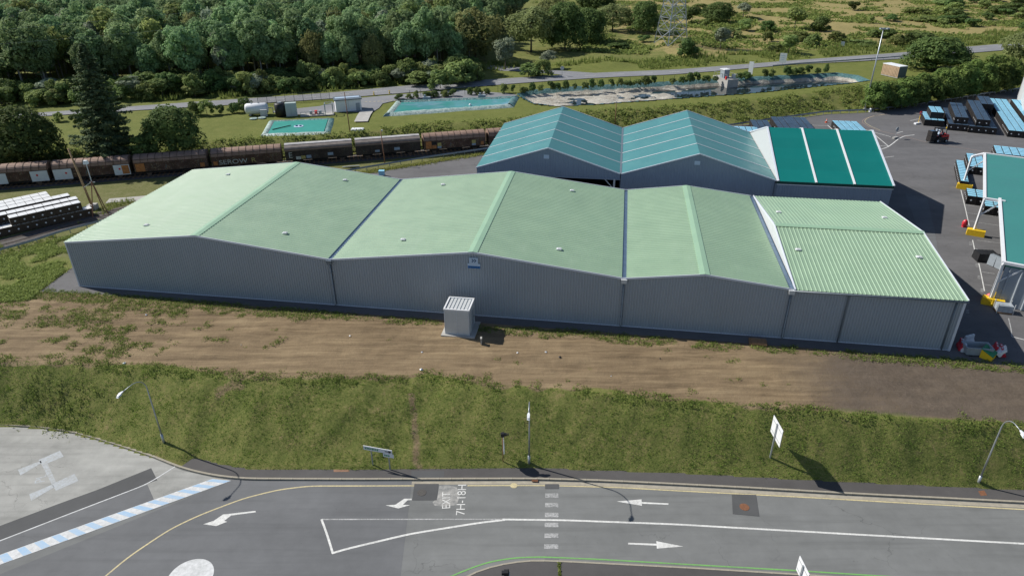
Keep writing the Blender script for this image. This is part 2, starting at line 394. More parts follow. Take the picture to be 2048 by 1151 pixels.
gA, gB = G(822, 785, -.4)[:2], G(838, 935, -3.7)[:2]; gt_ = np.clip((ys-gA[1])/(gB[1]-gA[1]), 0, 1); gd = np.abs(xs-(gA[0]+(gB[0]-gA[0])*gt_)+vnoise(xs*0, ys, 1.2, 14)*.3)
m_dirt = np.maximum(m_dirt, np.clip(1.05-gd/.75, 0, 1)*.72*((ys < gA[1]+.3) & (ys > gB[1]-.3)))
bp = np.clip((vnoise(xs, ys, 2.6, 15)+.5*vnoise(xs, ys, 1.1, 16)-.62)*2.2, 0, .62)*np.exp(-((xs+24)/9)**2)*((ys < tq) & (ys > np.interp(xs, FX, FY)+.6)); m_dirt = np.maximum(m_dirt, bp)
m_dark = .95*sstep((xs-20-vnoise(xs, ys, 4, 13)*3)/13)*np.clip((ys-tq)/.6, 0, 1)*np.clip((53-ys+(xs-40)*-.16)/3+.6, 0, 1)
m_lawn = np.clip((ys-np.interp(xs, CX_, CY_)+1)/2, 0, 1)*np.clip((np.interp(xs, NX, NY)+30-ys)/10, 0, 1)
m_dry = np.clip((ys-np.interp(xs, QX, QY)-6+nz*6)/16, 0, 1)*sstep((xs-18+nz*14+(ys-180)*-.05)/40)
m_rub = np.clip((np.interp(xs, BX, BY)-1-ys)/2, 0, 1)*np.clip((ys-bfront-6)/4, 0, 1)

t = NT('earth_and_grass')
n1 = t.noise(.55, 6, .65); n2 = t.noise(3.2, 5, .7); n3 = t.noise(.10, 3); n4 = t.noise(14, 3, .6)
gmix = t.math('ADD', t.math('MULTIPLY', n1, .30), t.math('ADD', t.math('MULTIPLY', n2, .38), t.math('MULTIPLY', n4, .32)))
grass = t.ramp(gmix, [(.34, (.062, .078, .022)), (.45, (.120, .142, .038)), (.54, (.175, .178, .056)), (.63, (.27, .205, .105))])
lawn = t.ramp(gmix, [(.33, (.085, .105, .026)), (.5, (.135, .155, .038)), (.66, (.21, .20, .07))])
dry = t.ramp(gmix, [(.33, (.15, .15, .05)), (.5, (.27, .225, .095)), (.66, (.36, .29, .14))])
dirt = t.ramp(t.math('ADD', t.math('ADD', t.math('MULTIPLY', t.noise(.8, 6, .72, stretch=(.16, 1.7, 1, .13)), .55), t.math('MULTIPLY', t.noise(.12, 4, .6), .25)), t.math('MULTIPLY', n4, .2)),
              [(.32, (.075, .055, .035)), (.42, (.145, .105, .064)), (.51, (.215, .158, .096)), (.60, (.285, .215, .130)), (.74, (.36, .29, .19))])
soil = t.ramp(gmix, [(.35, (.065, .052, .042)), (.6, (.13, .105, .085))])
rub = t.ramp(gmix, [(.35, (.07, .09, .026)), (.5, (.145, .15, .055)), (.66, (.23, .20, .13))])
def msk(nm, w=.5):
    return t.ramp(t.math('ADD', t.attr(nm), t.math('MULTIPLY', t.math('SUBTRACT', gmix, .5), w*2.2)), [(.38, 0.), (.62, 1.)])
c = t.mix(msk('m_lawn', .3), grass, lawn); c = t.mix(msk('m_dry', .6), c, dry); c = t.mix(msk('m_rub', .4), c, rub)
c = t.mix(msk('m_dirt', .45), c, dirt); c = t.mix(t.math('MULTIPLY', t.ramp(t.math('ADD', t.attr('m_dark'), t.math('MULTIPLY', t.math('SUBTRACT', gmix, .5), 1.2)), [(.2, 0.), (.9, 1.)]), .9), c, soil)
t.bump(t.math('ADD', n2, t.math('MULTIPLY', n4, .6)), .55, .12)
M_ground = t.fin(c, .95, .15)
struct(bulk('ground', np.stack([xs, ys, zs], 1), FF, M_ground, {'m_dirt': ('POINT', m_dirt), 'm_dark': ('POINT', m_dark), 'm_lawn': ('POINT', m_lawn), 'm_dry': ('POINT', m_dry), 'm_rub': ('POINT', m_rub)}, smooth=True))

# ------------------------------------------------------------------ front road, footway, markings
def sheet(name, pts, mat, parent=None, kind=None):
    m = MB(); m.poly([tuple(p) for p in pts]); me = m.mesh(name)
    bm = bmesh.new(); bm.from_mesh(me); bmesh.ops.triangulate(bm, faces=bm.faces[:]); bmesh.ops.recalc_face_normals(bm, faces=bm.faces[:])
    if bm.faces and sum(f.normal.z*f.calc_area() for f in bm.faces) < 0: bmesh.ops.reverse_faces(bm, faces=bm.faces[:])
    bm.to_mesh(me); bm.free()
    o = link(name, me, mat, parent)
    if kind: o['kind'] = kind
    return o
def offs(P, w):
    P = [np.asarray(p, float) for p in P]; out = []
    for i, p in enumerate(P):
        d = P[min(i+1, len(P)-1)]-P[max(i-1, 0)]; d = d/np.linalg.norm(d); out.append(p+np.array([-d[1], d[0], 0])*w)
    return out
def ribbon(name, P, w, mat, parent=None, dz=0.):
    a = offs(P, w/2); b = offs(P, -w/2); n = len(a); m = MB()
    m.add([q+np.array([0, 0, dz]) for q in a+b], [(i, n+i, n+i+1, i+1) for i in range(n-1)]); return m.build(name, mat, parent)
def resample(P, step):
    P = np.array(P); L = np.concatenate([[0], np.cumsum(np.linalg.norm(np.diff(P, axis=0), axis=1))]); n = max(2, int(round(L[-1]/step))+1)
    s = np.linspace(0, L[-1], n); return np.stack([np.interp(s, L, P[:, k]) for k in range(3)], 1)
def smooth_line(P, step=.8, it=3):
    Q = resample(P, step)
    for _ in range(it): Q[1:-1] = (Q[:-2]+2*Q[1:-1]+Q[2:])/4
    return Q
z = ROADZ
kerb_w = smooth_line(GP(KERB_PX, z), .5, 6)
foot_w = smooth_line(GP(FOOT_PX, z), .5, 2)
road = sheet('road', list(kerb_w)+[np.array([260, -60, z]), np.array([-260, -60, z])], M_road, kind='structure')
def rl(name, px, mat, w, dz): return ribbon(name, smooth_line(GP(px, z), .4, 4), w, mat, road, dz)
def rs(name, px, mat, dz): return sheet(name, [p+np.array([0, 0, dz]) for p in GP(px, z)], mat, road)
# newer asphalt to the left of the seam
new_px = [(824, 961)]+[(x, y) for x, y in reversed(KERB_PX) if 427 < x < 824]+[(445, 956), (462, 960), (0, 1147), (-300, 1265), (-300, 1700), (760, 1700), (801, 1151)]
rs('newer_surface', new_px, M_road2, .004)
rs('pale_lot_surface', [(-500, 846)]+[(x, y+1.2) for x, y in KERB_PX if 0 <= x < 430]+[(430, 954), (0, 1124), (-500, 1320)], M_lot, .004)
rs('dark_strip', Z(0, 751, 2.877, [(-300, 985), (0, 862), (330, 738), (560, 655), (870, 530), (905, 600), (840, 622), (400, 790), (0, 945), (-300, 1062)]), M_patch, .008)
rs('grey_strip', Z(0, 751, 2.877, [(-300, 1068), (0, 952), (400, 797), (848, 625), (886, 712), (500, 870), (0, 1068), (-300, 1190)]), M_road2, .008)
rl('lot_edge_line', Z(0, 751, 2.877, [(-200, 1022), (0, 948), (400, 793), (848, 622), (1010, 520)]), M_ppale, .10, .012)
# blue and white chequered band
ba, bb = G(*Z(0, 751, 2.877, [(1330, 603)])[0], z), G(-120, 1172, z)
ua, ub = G(*Z(0, 751, 2.877, [(1222, 592)])[0], z), G(-120, 1151.5, z)
sheet('chequer_band', [q+np.array([0, 0, .016]) for q in (ba, ua, ub, bb)], M_ppale, road)
for k in range(0, 34, 2):
    s0, s1 = k/33*.99, (k+1)/33*.99
    q = [ba+(bb-ba)*s0, ba+(bb-ba)*s1, ua+(ub-ua)*s1, ua+(ub-ua)*s0]; cc = sum(q)/4
    sheet('chequer_square', [cc+(p-cc)*np.array([.97, .86, 1])+np.array([0, 0, .020]) for p in q], M_pblue, road)
# faded markings in the lot
for nm, pts, mt in (('faded_box', [(222, 483), (345, 430), (366, 463), (243, 517)], M_pfade), ('faded_box', [(297, 622), (428, 563), (452, 603), (322, 660)], M_pfade),
                    ('faded_bar', [(243, 517), (275, 505), (322, 608), (297, 622)], M_pfade), ('faded_line', [(103, 540), (235, 488), (240, 500), (118, 572)], M_pfade),
                    ('faded_line', [(168, 680), (300, 625), (312, 640), (180, 718)], M_pfade)):
    rs(nm, Z(0, 751, 2.877, pts), mt, .008)
tm = txt_mesh('PL', 1.1); o = link('faded_letters', tm, M_pfade, road); o.location = G(*Z(0, 751, 2.877, [(238, 590)])[0], z)+np.array([0, 0, .009]); o.rotation_euler = (0, 0, R(112))
# lines
rl('edge_line', Z(0, 751, 2.877, [(520, 1225), (615, 1145), (740, 1040), (980, 880), (1150, 800), (1400, 705), (1600, 655), (1780, 633), (2014, 633)])+[(829, 970.6)], M_pyellow, .13, .012)
rl('edge_line', [(935, 970.3), (1027, 970), (1090, 970.2)], M_pyellow, .13, .012)
rl('edge_line', [(1119, 970.8), (1236, 974), (1348, 980.2), (1591, 992.6), (1800, 1004.5), (2048, 1018), (2500, 1043)], M_pyellow, .13, .012)
rl('centre_line', [(1000, 1037.8), (1132, 1039.5), (1348, 1047.5), (1695, 1067), (2048, 1086.4), (2500, 1112)], M_pwhite, .17, .012)
rl('splitter_line', [(643, 1037.8), (820, 1037.6), (1005, 1037.7)], M_pworn, .12, .012)
rl('splitter_line', [(643, 1037.5), (655, 1070), (665.6, 1105.5)], M_pwhite, .16, .013)
rl('splitter_line', [(664, 1105.5), (680, 1100), (819, 1067), (958, 1044.7), (1010, 1038.8)], M_pwhite, .18, .014)
A1 = Z(0, 751, 2.877, [(1470, 776), (1472, 784), (1330, 803), (1290, 834), (1308, 838), (1245, 863), (1170, 853), (1232, 832), (1283, 797)])
A2 = Z(680, 751, 2.877, [(413, 706), (414, 714), (388, 716), (362, 741), (403, 743), (335, 762), (262, 744), (318, 741), (370, 706)])
A3 = Z(680, 751, 2.877, [(1592, 722), (1735, 710), (1736, 725), (1890, 733), (1890, 741), (1737, 735), (1738, 747)])
A4 = Z(680, 751, 2.877, [(1975, 981), (1823, 993), (1822, 976), (1658, 969), (1658, 959), (1821, 965), (1820, 950)])
for a in (A1, A2, A3, A4): rs('arrow_marking', a, M_pwhite, .013)
for y in (688, 743, 800, 857, 919, 981):
    x0, x1 = 1181-(y-688)*.02, 1257; rs('crossing_block', Z(680, 751, 2.877, [(x0, y-13), (x1, y-13), (x1, y+13), (x0, y+13)]), M_pworn, .012)
rs('asphalt_patch', Z(680, 751, 2.877, [(1180, 622), (1258, 622), (1260, 650), (1180, 650)]), M_patch, .014)
rs('asphalt_patch', Z(680, 751, 2.877, [(428, 621), (567, 621), (556, 715), (415, 715)]), M_patch, .015)
rs('asphalt_patch', Z(1348, 751, 2.877, [(332, 680), (472, 684), (491, 808), (338, 794)]), M_patch, .015)
rs('asphalt_patch', Z(680, 751, 2.877, [(1178, 1034), (1258, 1036), (1258, 1058), (1178, 1056)]), M_road2, .006)
rs('whitish_stain', Z(680, 751, 2.877, [(572, 632), (620, 628), (672, 640), (690, 690), (672, 742), (600, 752), (545, 745), (532, 728), (560, 700)]), M_powder, .006)
def disc(name, px, r, mat, parent, dz, n=28, zz=None, squash=1):
    c0 = G(*px, ROADZ if zz is None else zz); return sheet(name, [c0+np.array([r*math.cos(2*math.pi*k/n), r*squash*math.sin(2*math.pi*k/n), dz]) for k in range(n)], mat, parent)
M_iron = pm('cast_iron', (.075, .07, .066), .7, .25, 12, bump=.5); M_rusti = pm('rusty_iron', (.19, .085, .045), .85, .3, 8)
M_brick = pm('brown_cover', (.25, .145, .095), .9, .2, 4)
for px, mt in (((470/2.877+680, 672/2.877+751), M_iron), ((405/2.877+1348, 755/2.877+751), M_rusti)):
    c0 = G(*px, z); m = MB(); m.tube([c0+np.array([0, 0, .012]), c0+np.array([0, 0, .03])], .37, 24); mh = m.build('manhole_cover', mt, road)
disc('round_stud', Z(680, 751, 2.877, [(1000, 631)])[0], .29, M_pyellow, road, .016)
disc('white_roundabout_dot', (380.6, 1153), 1.55, M_ppale, road, .012, 40)
# EXIT / 7H-18H read from below, letters lying on their side
for s, p0, p1, hgt in (('EXIT', (611, 762), (611, 668), 46/2.877), ('7H-18H', (692, 800), (703, 626), 50/2.877)):
    q0, q1 = GP(Z(680, 751, 2.877, [p0, p1]), z); d = q1-q0; L = np.linalg.norm(d); c0 = (q0+q1)/2
    lh = hgt/FPX*depth_of(c0)
    me = txt_mesh(s, 1.0); co = np.array([v.co[:] for v in me.vertices]); mn, mx = co.min(0), co.max(0)
    for v in me.vertices: v.co = ((v.co[0]-(mn[0]+mx[0])/2)*L/(mx[0]-mn[0]), (v.co[1]-(mn[1]+mx[1])/2)*lh/(mx[1]-mn[1]), 0)
    o = link('exit_lettering' if s == 'EXIT' else 'hours_lettering', me, M_pwhite, road); o.location = c0+np.array([0, 0, .017]); o.rotation_euler = (0, 0, math.atan2(d[1], d[0]))
# gutter, kerb stones, footway
gut = ribbon('gutter', offs(kerb_w, -.28), .34, M_kerb, road, .003)
kerb = struct(ribbon('kerb', offs(kerb_w, .10), .10, M_kerb, None, .02)); 
KS = MB(); KS.box((0, 0, 0), (.985, .17, .20)); ksm = KS.mesh('kerb_stone'); ksm.materials.append(M_kerb)
kp = resample(kerb_w[(kerb_w[:, 0] > -52) & (kerb_w[:, 0] < 46)], 1.0)
for i in range(len(kp)-1):
    a, b = kp[i], kp[i+1]; d = b-a; o = link('kerb_stone', ksm, None, kerb); o.location = (a+b)/2+np.array([-d[1], d[0], 0])*.085+np.array([0, 0, .045+random.uniform(-.004, .004)])
    o.rotation_euler = (0, 0, math.atan2(d[1], d[0])+random.uniform(-.004, .004)); o.scale = (np.linalg.norm(d), 1, 1)
k2 = np.array(offs(kerb_w, .16)); k2 = k2[(k2[:, 0] > G(360, 937, z)[0]) & (k2[:, 0] < 80)]; f2 = foot_w[(foot_w[:, 0] > G(376, 921, z)[0]) & (foot_w[:, 0] < 80)]
walk = sheet('footway', [q+np.array([0, 0, .135]) for q in list(k2)+list(f2[::-1])], M_walk, kind='structure')
wz = z+.139
def ws_(name, pts, mat, dz=0): return sheet(name, [p+np.array([0, 0, dz]) for p in GP(pts, wz)], mat, walk)
ws_('footway_patch', Z(680, 751, 2.877, [(412, 546), (600, 546), (598, 588), (408, 588)]), M_patch)
ws_('inspection_cover', Z(0, 751, 2.877, [(1918, 512), (2005, 506), (2010, 551), (1920, 552)]), M_brick, .002)
ws_('inspection_cover', Z(1348, 751, 2.877, [(1750, 662), (1785, 658), (1802, 686), (1765, 689)]), M_rusti, .002)
dr = MB()
for k in range(7): dr.box(G(1064.2+k*1.8, 958+k*.08, z+.08)+np.array([0, 0, .0]), (.05, .5, .05))
dr.build('drain_grate', M_rusti, walk)
# lower island with its kerb and green line
isl = smooth_line(GP([(880, 1190), (937, 1151), (975, 1137), (1013, 1128), (1062, 1122), (1118, 1123.6), (1380, 1137), (1609, 1151), (1900, 1170), (2400, 1200)], z), .4, 3)
rl('green_line', [(860, 1172), (902.5, 1151), (937, 1137), (975.5, 1123), (1027, 1114.5), (1080, 1112.5), (1201, 1117.7), (1380, 1128), (1591, 1140), (1748, 1150), (2100, 1172)], M_pgreen, .12, .012)
island = sheet('pavement', [q+np.array([0, 0, .12]) for q in isl]+[np.array([60, 0, z+.12]), np.array([-5, 0, z+.12])], M_walk, kind='structure')
m = MB()
ki = resample(isl, 1.0)
for i in range(len(ki)-1):
    d = ki[i+1]-ki[i]; o = link('kerb_stone', ksm, None, island); o.location = (ki[i]+ki[i+1])/2+np.array([0, 0, .045]); o.rotation_euler = (0, 0, math.atan2(d[1], d[0])); o.scale = (np.linalg.norm(d), .8, 1)

# ------------------------------------------------------------------ yard, back road, drives
yard_px = [(742, 347), (860, 326), (975, 306), (1100, 287), (1250, 268), (1464, 256), (1520, 246), (1565, 240), (1653, 228.5), (1728, 225.5), (1790, 218), (1850, 206.5), (1925, 194.5), (2030, 180), (2300, 146)]
yard_w = GP(yard_px, 0)+[np.array([260, 175, 0]), np.array([260, 40, 0]), np.array([75, 48, 0])]+[B(104, -3.0), B(93, -1.6), B(76, -1.5), B(40, -1.4), B(1, -1.5)]+GP([(80, 583), (150, 531)], 0)+[B(-.8, 9), B(-.8, 26.5), B(14, 27)]
yard = sheet('yard_pavement', [q+np.array([0, 0, .015]) for q in yard_w], M_yard, kind='structure')
def yl(name, px, mat, w, dz=.006): return ribbon(name, smooth_line(GP(px, .015), .5, 2) if len(px) > 2 else GP(px, .015), w, mat, yard, dz)
M_pred = paint_mat('faded_pink_line', (.30, .21, .18), .6, (.12, .12, .12))
ZA = (1700, 220, 9.31)
yl('white_line', Z(*ZA, [(150, 330), (400, 400), (760, 500)]), M_pwhite, .14)
yl('white_line', Z(*ZA, [(400, 410), (520, 510), (715, 675)]), M_pwhite, .16, .008)
yl('white_line', Z(*ZA, [(560, 735), (640, 715), (720, 680), (800, 620), (900, 540), (1010, 485), (1200, 462)]), M_pwhite, .18, .01)
yl('white_line', Z(*ZA, [(510, 664), (715, 672)]), M_pwhite, .1)
yl('white_line', Z(*ZA, [(600, 890), (815, 862)]), M_pwhite, .1)
yl('white_line', Z(*ZA, [(860, 435), (985, 400)]), M_pwhite, .14)
yl('white_line', Z(*ZA, [(1120, 200), (1290, 165)]), M_pwhite, .12)
yl('white_line', Z(*ZA, [(1180, 250), (1300, 215)]), M_pwhite, .12)
yl('pink_line', Z(*ZA, [(700, 75), (560, 90), (420, 115), (290, 155), (225, 200), (230, 235), (330, 300), (500, 370), (760, 440), (1000, 480), (1300, 570), (1700, 650), (2048, 700), (2600, 790)]), M_pred, .18)
yl('pink_line', Z(*ZA, [(640, 85), (480, 105), (350, 140), (275, 190), (280, 235), (390, 305), (560, 375)]), M_pyellow, .1)
ZB = (1440, 220, 5.115)
yl('white_line', Z(*ZB, [(925, 155), (1105, 160)]), M_pwhite, .12); yl('white_line', Z(*ZB, [(925, 155), (960, 195)]), M_pwhite, .15); yl('white_line', Z(*ZB, [(1100, 155), (1150, 200)]), M_pwhite, .15)
yl('white_line', Z(*ZB, [(860, 178), (930, 180)]), M_pwhite, .1)
ZC = (1848, 280, 5.755)
yl('white_line', Z(*ZC, [(425, 575), (470, 760), (520, 985)]), M_pwhite, .11)
yl('white_line', Z(*ZC, [(370, 360), (395, 480)]), M_pwhite, .1)
for p in ([(470, 745), (640, 765)], [(490, 838), (875, 882)], [(515, 932), (875, 985)]): yl('white_line', Z(*ZC, p), M_pworn, .1)
ZD = (1848, 480, 4.425)
yl('white_line', Z(*ZD, [(430, 0), (470, 190)]), M_pwhite, .11); yl('white_line', Z(*ZD, [(485, 205), (510, 320), (535, 450)]), M_pwhite, .11)
for p in ([(470, 0), (676, 28)], [(455, 75), (496, 88)], [(500, 278), (630, 298)], [(525, 390), (600, 402)]): yl('white_line', Z(*ZD, p), M_pworn, .1)
yl('white_line', Z(*ZD, [(748, 690), (770, 780), (778, 852)]), M_pworn, .1); yl('white_line', Z(*ZD, [(778, 852), (885, 880), (1100, 930)]), M_pwhite, .11)
for p in ((412, 30), (440, 120), (468, 222), (486, 328), (512, 442), (385, 630)):     # bay numbers, worn to strokes
    for k in range(3): q = Z(*ZD, [(p[0]-12, p[1]-12+k*11), (p[0]+14, p[1]-10+k*11)]); yl('worn_bay_mark', q, M_pworn, .12)
sheet('light_patch', [q+np.array([0, 0, .006]) for q in GP(Z(1348, 380, 2.877, [(1330, 20), (1455, 45), (1500, 230), (1520, 360), (1420, 235), (1400, 210)]), .015)], M_road2, yard)
broad = struct(link('back_road', None, None)) if False else None
na = smooth_line(GP(NEAR_PX, LAWN+.12), 3, 2); fa = smooth_line(GP(FAR_PX, LAWN+.12), 3, 2); n = min(len(na), len(fa)); na = resample(na, np.linalg.norm(np.diff(na, axis=0), axis=1).sum()/(n-1)); fa = resample(fa, np.linalg.norm(np.diff(fa, axis=0), axis=1).sum()/(n-1)); n = min(len(na), len(fa))
m = MB(); m.add(list(na[:n])+list(fa[:n]), [(i, i+1, n+i+1, n+i) for i in range(n-1)]); broad = struct(m.build('road', M_broad))
def blerp(s): 
    w_ = resample(na[:n]*(1-s)+fa[:n]*s, 1.5); return w_
ribbon('edge_marking', blerp(.92), .16, M_pworn, broad, .012)
cl = blerp(.5)
for i in range(0, len(cl)-3, 5):
    if -110 < cl[i][0] < 190: ribbon('centre_dash', cl[i:i+3], .16, M_pwhite, broad, .014)
el = blerp(.08)
for i in range(0, len(el)-3, 4):
    if -110 < el[i][0] < 190: ribbon('edge_dash', el[i:i+3], .18, M_pworn, broad, .012)
drive = sheet('driveway', [q for q in GP([(545, 222), (640, 212), (690, 199), (760, 192), (800, 189), (915, 180), (1015, 186.5), (1035, 190), (1020, 195), (800, 199), (765, 207), (758, 216), (745, 224), (725, 224), (660, 224), (560, 232)], LAWN+.10)], M_broad, kind='structure')
struct(ribbon('path', smooth_line(GP([(735, 222), (728, 232), (722, 245)], LAWN), 1, 1), 2.6, M_conc, None, .20))
sp_ = smooth_line(GP([(1215, 152.5), (1160, 148.5), (1110, 144.5), (1050, 140), (985, 135), (940, 130.5), (880, 124)], LAWN), 1.5, 3)
sa_, sb_ = np.array(offs(sp_, 2.6)), np.array(offs(sp_, -2.6))
for q_ in (sa_, sb_): q_[:, 2] = hfun(q_[:, 0], q_[:, 1])+.065
m = MB(); n = len(sa_); m.add(list(sa_)+list(sb_), [(i, n+i, n+i+1, i+1) for i in range(n-1)]); struct(m.build('path', M_broad))
yl2 = [G(1013+k*10, 222, LAWN) for k in range(2)]
for k in range(9): ribbon('yellow_dash', GP([(730+k*8.3, 203.6-k*.25), (734.5+k*8.3, 203.4-k*.25)], LAWN+.105), .25, M_pyellow, drive, .006)

# ------------------------------------------------------------------ the pale green roofed warehouse
def rib_profile(x0, x1, pitch, h, duty=(.60, .70, .88, .98)):
    """(position, height) list of a ribbed sheet between x0 and x1"""
    n = max(1, round((x1-x0)/pitch)); p = (x1-x0)/n; out = [(x0, 0)]
    for i in range(n):
        o = x0+i*p; out += [(o+duty[0]*p, 0), (o+duty[1]*p, h), (o+duty[2]*p, h), (o+duty[3]*p, 0)]
    out.append((x1, 0)); return out
def ribbed(name, mat, parent, prof, fa, fb, nrm):
    """sheet swept between curves fa(s) and fb(s); prof gives s and height along nrm"""
    nrm = np.array(nrm, float); m = MB(); A = [np.array(fa(s))+nrm*h for s, h in prof]; Bq = [np.array(fb(s))+nrm*h for s, h in prof]; n = len(A)
    m.add(A+Bq, [(i, i+1, n+i+1, n+i) for i in range(n-1)]); return m.build(name, mat, parent)
VX = [0, 30.5, 60.7, 76.37, 91.7]; RX = [15.77, 45.68, 68.26]; RH = [1.77, 1.82, .96]; DEP, HE, D4, H4 = 25.13, 5.48, 12.2, 1.49
wh = thing('warehouse', 'long low grey warehouse with pale green ribbed roofs, three gables and a cross gable', 'warehouse', O1, -YAW)
def topz(a):
    for i in range(3):
        if a <= VX[i+1]+1e-6: return np.interp(a, [VX[i], RX[i], VX[i+1]], [HE, HE+RH[i], HE])
    return HE
bays = []
for i in range(4):
    pr = rib_profile(VX[i]+.05, VX[i+1]-.05, .27, .06, (.42, .52, .88, .98))
    w_ = ribbed('front_wall', M_wall, wh, pr, lambda s: (s, 0, .12), lambda s: (s, 0, topz(s)-.02), (0, -1, 0))
    ribbed('back_wall', M_wall, wh, rib_profile(VX[i]+.05, VX[i+1]-.05, .54, .035), lambda s: (s, DEP, .0), lambda s: (s, DEP, topz(s)-.02), (0, 1, 0))
m = MB(); m.box((VX[4]/2, 0.02, .06), (VX[4]-.1, .12, .12)); m.build('wall_base_strip', M_trim, wh)
for a, nx_ in ((0, -1), (VX[4], 1)):
    f = (lambda s: HE) if a == 0 else (lambda s: np.interp(s, [0, D4, DEP], [HE, HE+H4, HE]))
    ribbed('end_wall', M_wall, wh, rib_profile(.05, DEP-.05, .4, .035), lambda s: (a, s, .0), lambda s: (a, s, f(s)-.02), (nx_, 0, 0))
for i in range(3):
    for (a0, a1, z0, z1) in ((VX[i]+(.20 if i else -.25), RX[i], HE, HE+RH[i]), (VX[i+1]-.20, RX[i], HE, HE+RH[i])):
        sl_ = (z1-z0)/(a1-a0); nn = np.array([-sl_, 0, 1]); nn = nn/np.linalg.norm(nn)*1
        ribbed('roof_sheet', M_roof, wh, rib_profile(-.1, DEP+.1, .46, .042), lambda s: (a0, s, z0+.02), lambda s: (a1, s, z1+.02), nn)
    for sgn in (-1, 1):     # ridge flashing
        e = RX[i]+sgn*.48; ez = np.interp(e, [VX[i], RX[i], VX[i+1]], [HE, HE+RH[i], HE])
        m = MB(); m.add([(RX[i], -.16, HE+RH[i]+.10), (RX[i], DEP+.16, HE+RH[i]+.10), (e, DEP+.16, ez+.085), (e, -.16, ez+.085), (e, DEP+.16, ez+.03), (e, -.16, ez+.03)], [(0, 1, 2, 3), (3, 2, 4, 5)]); m.build('ridge_flashing', M_cap, wh)
    for b0, s0 in ((-.13, -1), (DEP+.13, 1)):
        for a0, z0, a1, z1 in ((VX[i], HE, RX[i], HE+RH[i]), (RX[i], HE+RH[i], VX[i+1], HE)):
            m = MB(); m.bar((a0, b0, z0-.02), (a1, b0, z1-.02), .07, .20); m.build('verge_trim', M_trim, wh)
for i in (1, 2, 3):
    m = MB(); a = VX[i]
    m.add([(a-.22, -.25, HE+.04), (a-.16, -.25, HE-.06), (a+.16, -.25, HE-.06), (a+.22, -.25, HE+.04), (a-.22, DEP+.2, HE+.04), (a-.16, DEP+.2, HE-.06), (a+.16, DEP+.2, HE-.06), (a+.22, DEP+.2, HE+.04)],
          [(0, 1, 5, 4), (1, 2, 6, 5), (2, 3, 7, 6)]); m.build('valley_gutter', M_gutter, wh)
    m = MB(); m.box((a, -.24, HE-.22), (.5, .34, .42), taper=1.15); m.build('hopper', M_lgrey if i > 1 else M_pipe, wh)
    m = MB(); m.tube([(a, -.17, HE-.4), (a, -.17, .25), (a, -.30, .12)], .085, 10); pp = m.build('downpipe', M_pipe, wh, True)
    for zc in (1.2, 2.6, 4.0): m = MB(); m.box((a, -.15, zc), (.24, .2, .06)); m.build('pipe_clamp', M_pipe, pp)
# cross gable at the right end
for (b0, b1, z0, z1) in ((-.22, D4, HE-.02, HE+H4), (DEP+.22, D4, HE-.02, HE+H4)):
    sl_ = (z1-z0)/(b1-b0); nn = np.array([0, -sl_, 1]); nn /= np.linalg.norm(nn)
    ribbed('roof_sheet', M_roof, wh, rib_profile(VX[3]+.32, VX[4]+.12, .40, .042), lambda s: (s, b0, z0+.03), lambda s: (s, b1, z1+.03), nn)
for sgn in (-1, 1):
    m = MB(); e = D4+sgn*.45; ez = HE+H4*(1-.45/12.4)+.11
    m.add([(VX[3]+.25, D4, HE+H4+.15), (VX[4]+.2, D4, HE+H4+.15), (VX[4]+.2, e, ez), (VX[3]+.25, e, ez)], [(0, 1, 2, 3)]); m.build('ridge_flashing', M_cap, wh)
m = MB(); m.add([(VX[3]+.30, .0, HE), (VX[3]+.30, DEP, HE), (VX[3]+.30, D4, HE+H4)], [(0, 1, 2)]); m.build('side_gable', M_lgrey, wh)
for a in (VX[3]+.30, VX[4]+.1):
    for b0, b1 in ((-.2, D4), (DEP+.2, D4)):
        m = MB(); m.bar((a, b0, HE+.0), (a, b1, HE+H4+.03), .09, .22); m.build('verge_trim', M_trim, wh)
m = MB(); m.tube([(VX[3]+.3, -.28, HE-.1), (VX[4]+.1, -.28, HE-.1)], .09, 8); m.build('eave_gutter', M_pipe, wh, True)
m = MB(); m.tube([(VX[3]+5.15, -.2, HE-.15), (VX[3]+5.15, -.12, HE-.5), (VX[3]+5.15, -.12, .1)], .08, 8); m.build('downpipe', M_pipe, wh, True)
for a_ in (VX[4]-.08,):
    m = MB(); m.box((a_, -.06, HE/2), (.22, .14, HE)); m.build('corner_trim', M_trim, wh)
m = MB(); m.tube([(VX[4]-.75, -.1, HE-.2), (VX[4]-.75, -.1, .1)], .08, 8); m.build('downpipe', M_pipe, wh, True)
m = MB(); m.box((-.05, -.03, HE/2), (.16, .12, HE)); m.build('corner_trim', M_trim, wh)
def roof_z(a, b):
    return topz(a) if a < VX[3] else np.interp(b, [0, D4, DEP], [HE, HE+H4, HE])
for px, py in ((456, 349), (690, 360), (293, 450), (570, 466), (806, 479), (886, 369), (1144, 381), (1118, 498), (1596, 499), (1838, 514), (1557, 424), (1769, 435)):
    zz = HE+.9
    for _ in range(5): p = G(px, py, zz)-O1; a_, b_ = float(p @ bu), float(p @ bv); zz = float(roof_z(a_, b_))+.1
    m = MB(); m.box((0, 0, .03), (.52, .42, .08)); hv = m.build('roof_hatch', M_white, wh); hv.location = (a_, b_, zz)
    m = MB(); m.box((.04, 0, .09), (.30, .34, .04)); m.build('hatch_lid', M_lgrey, hv)
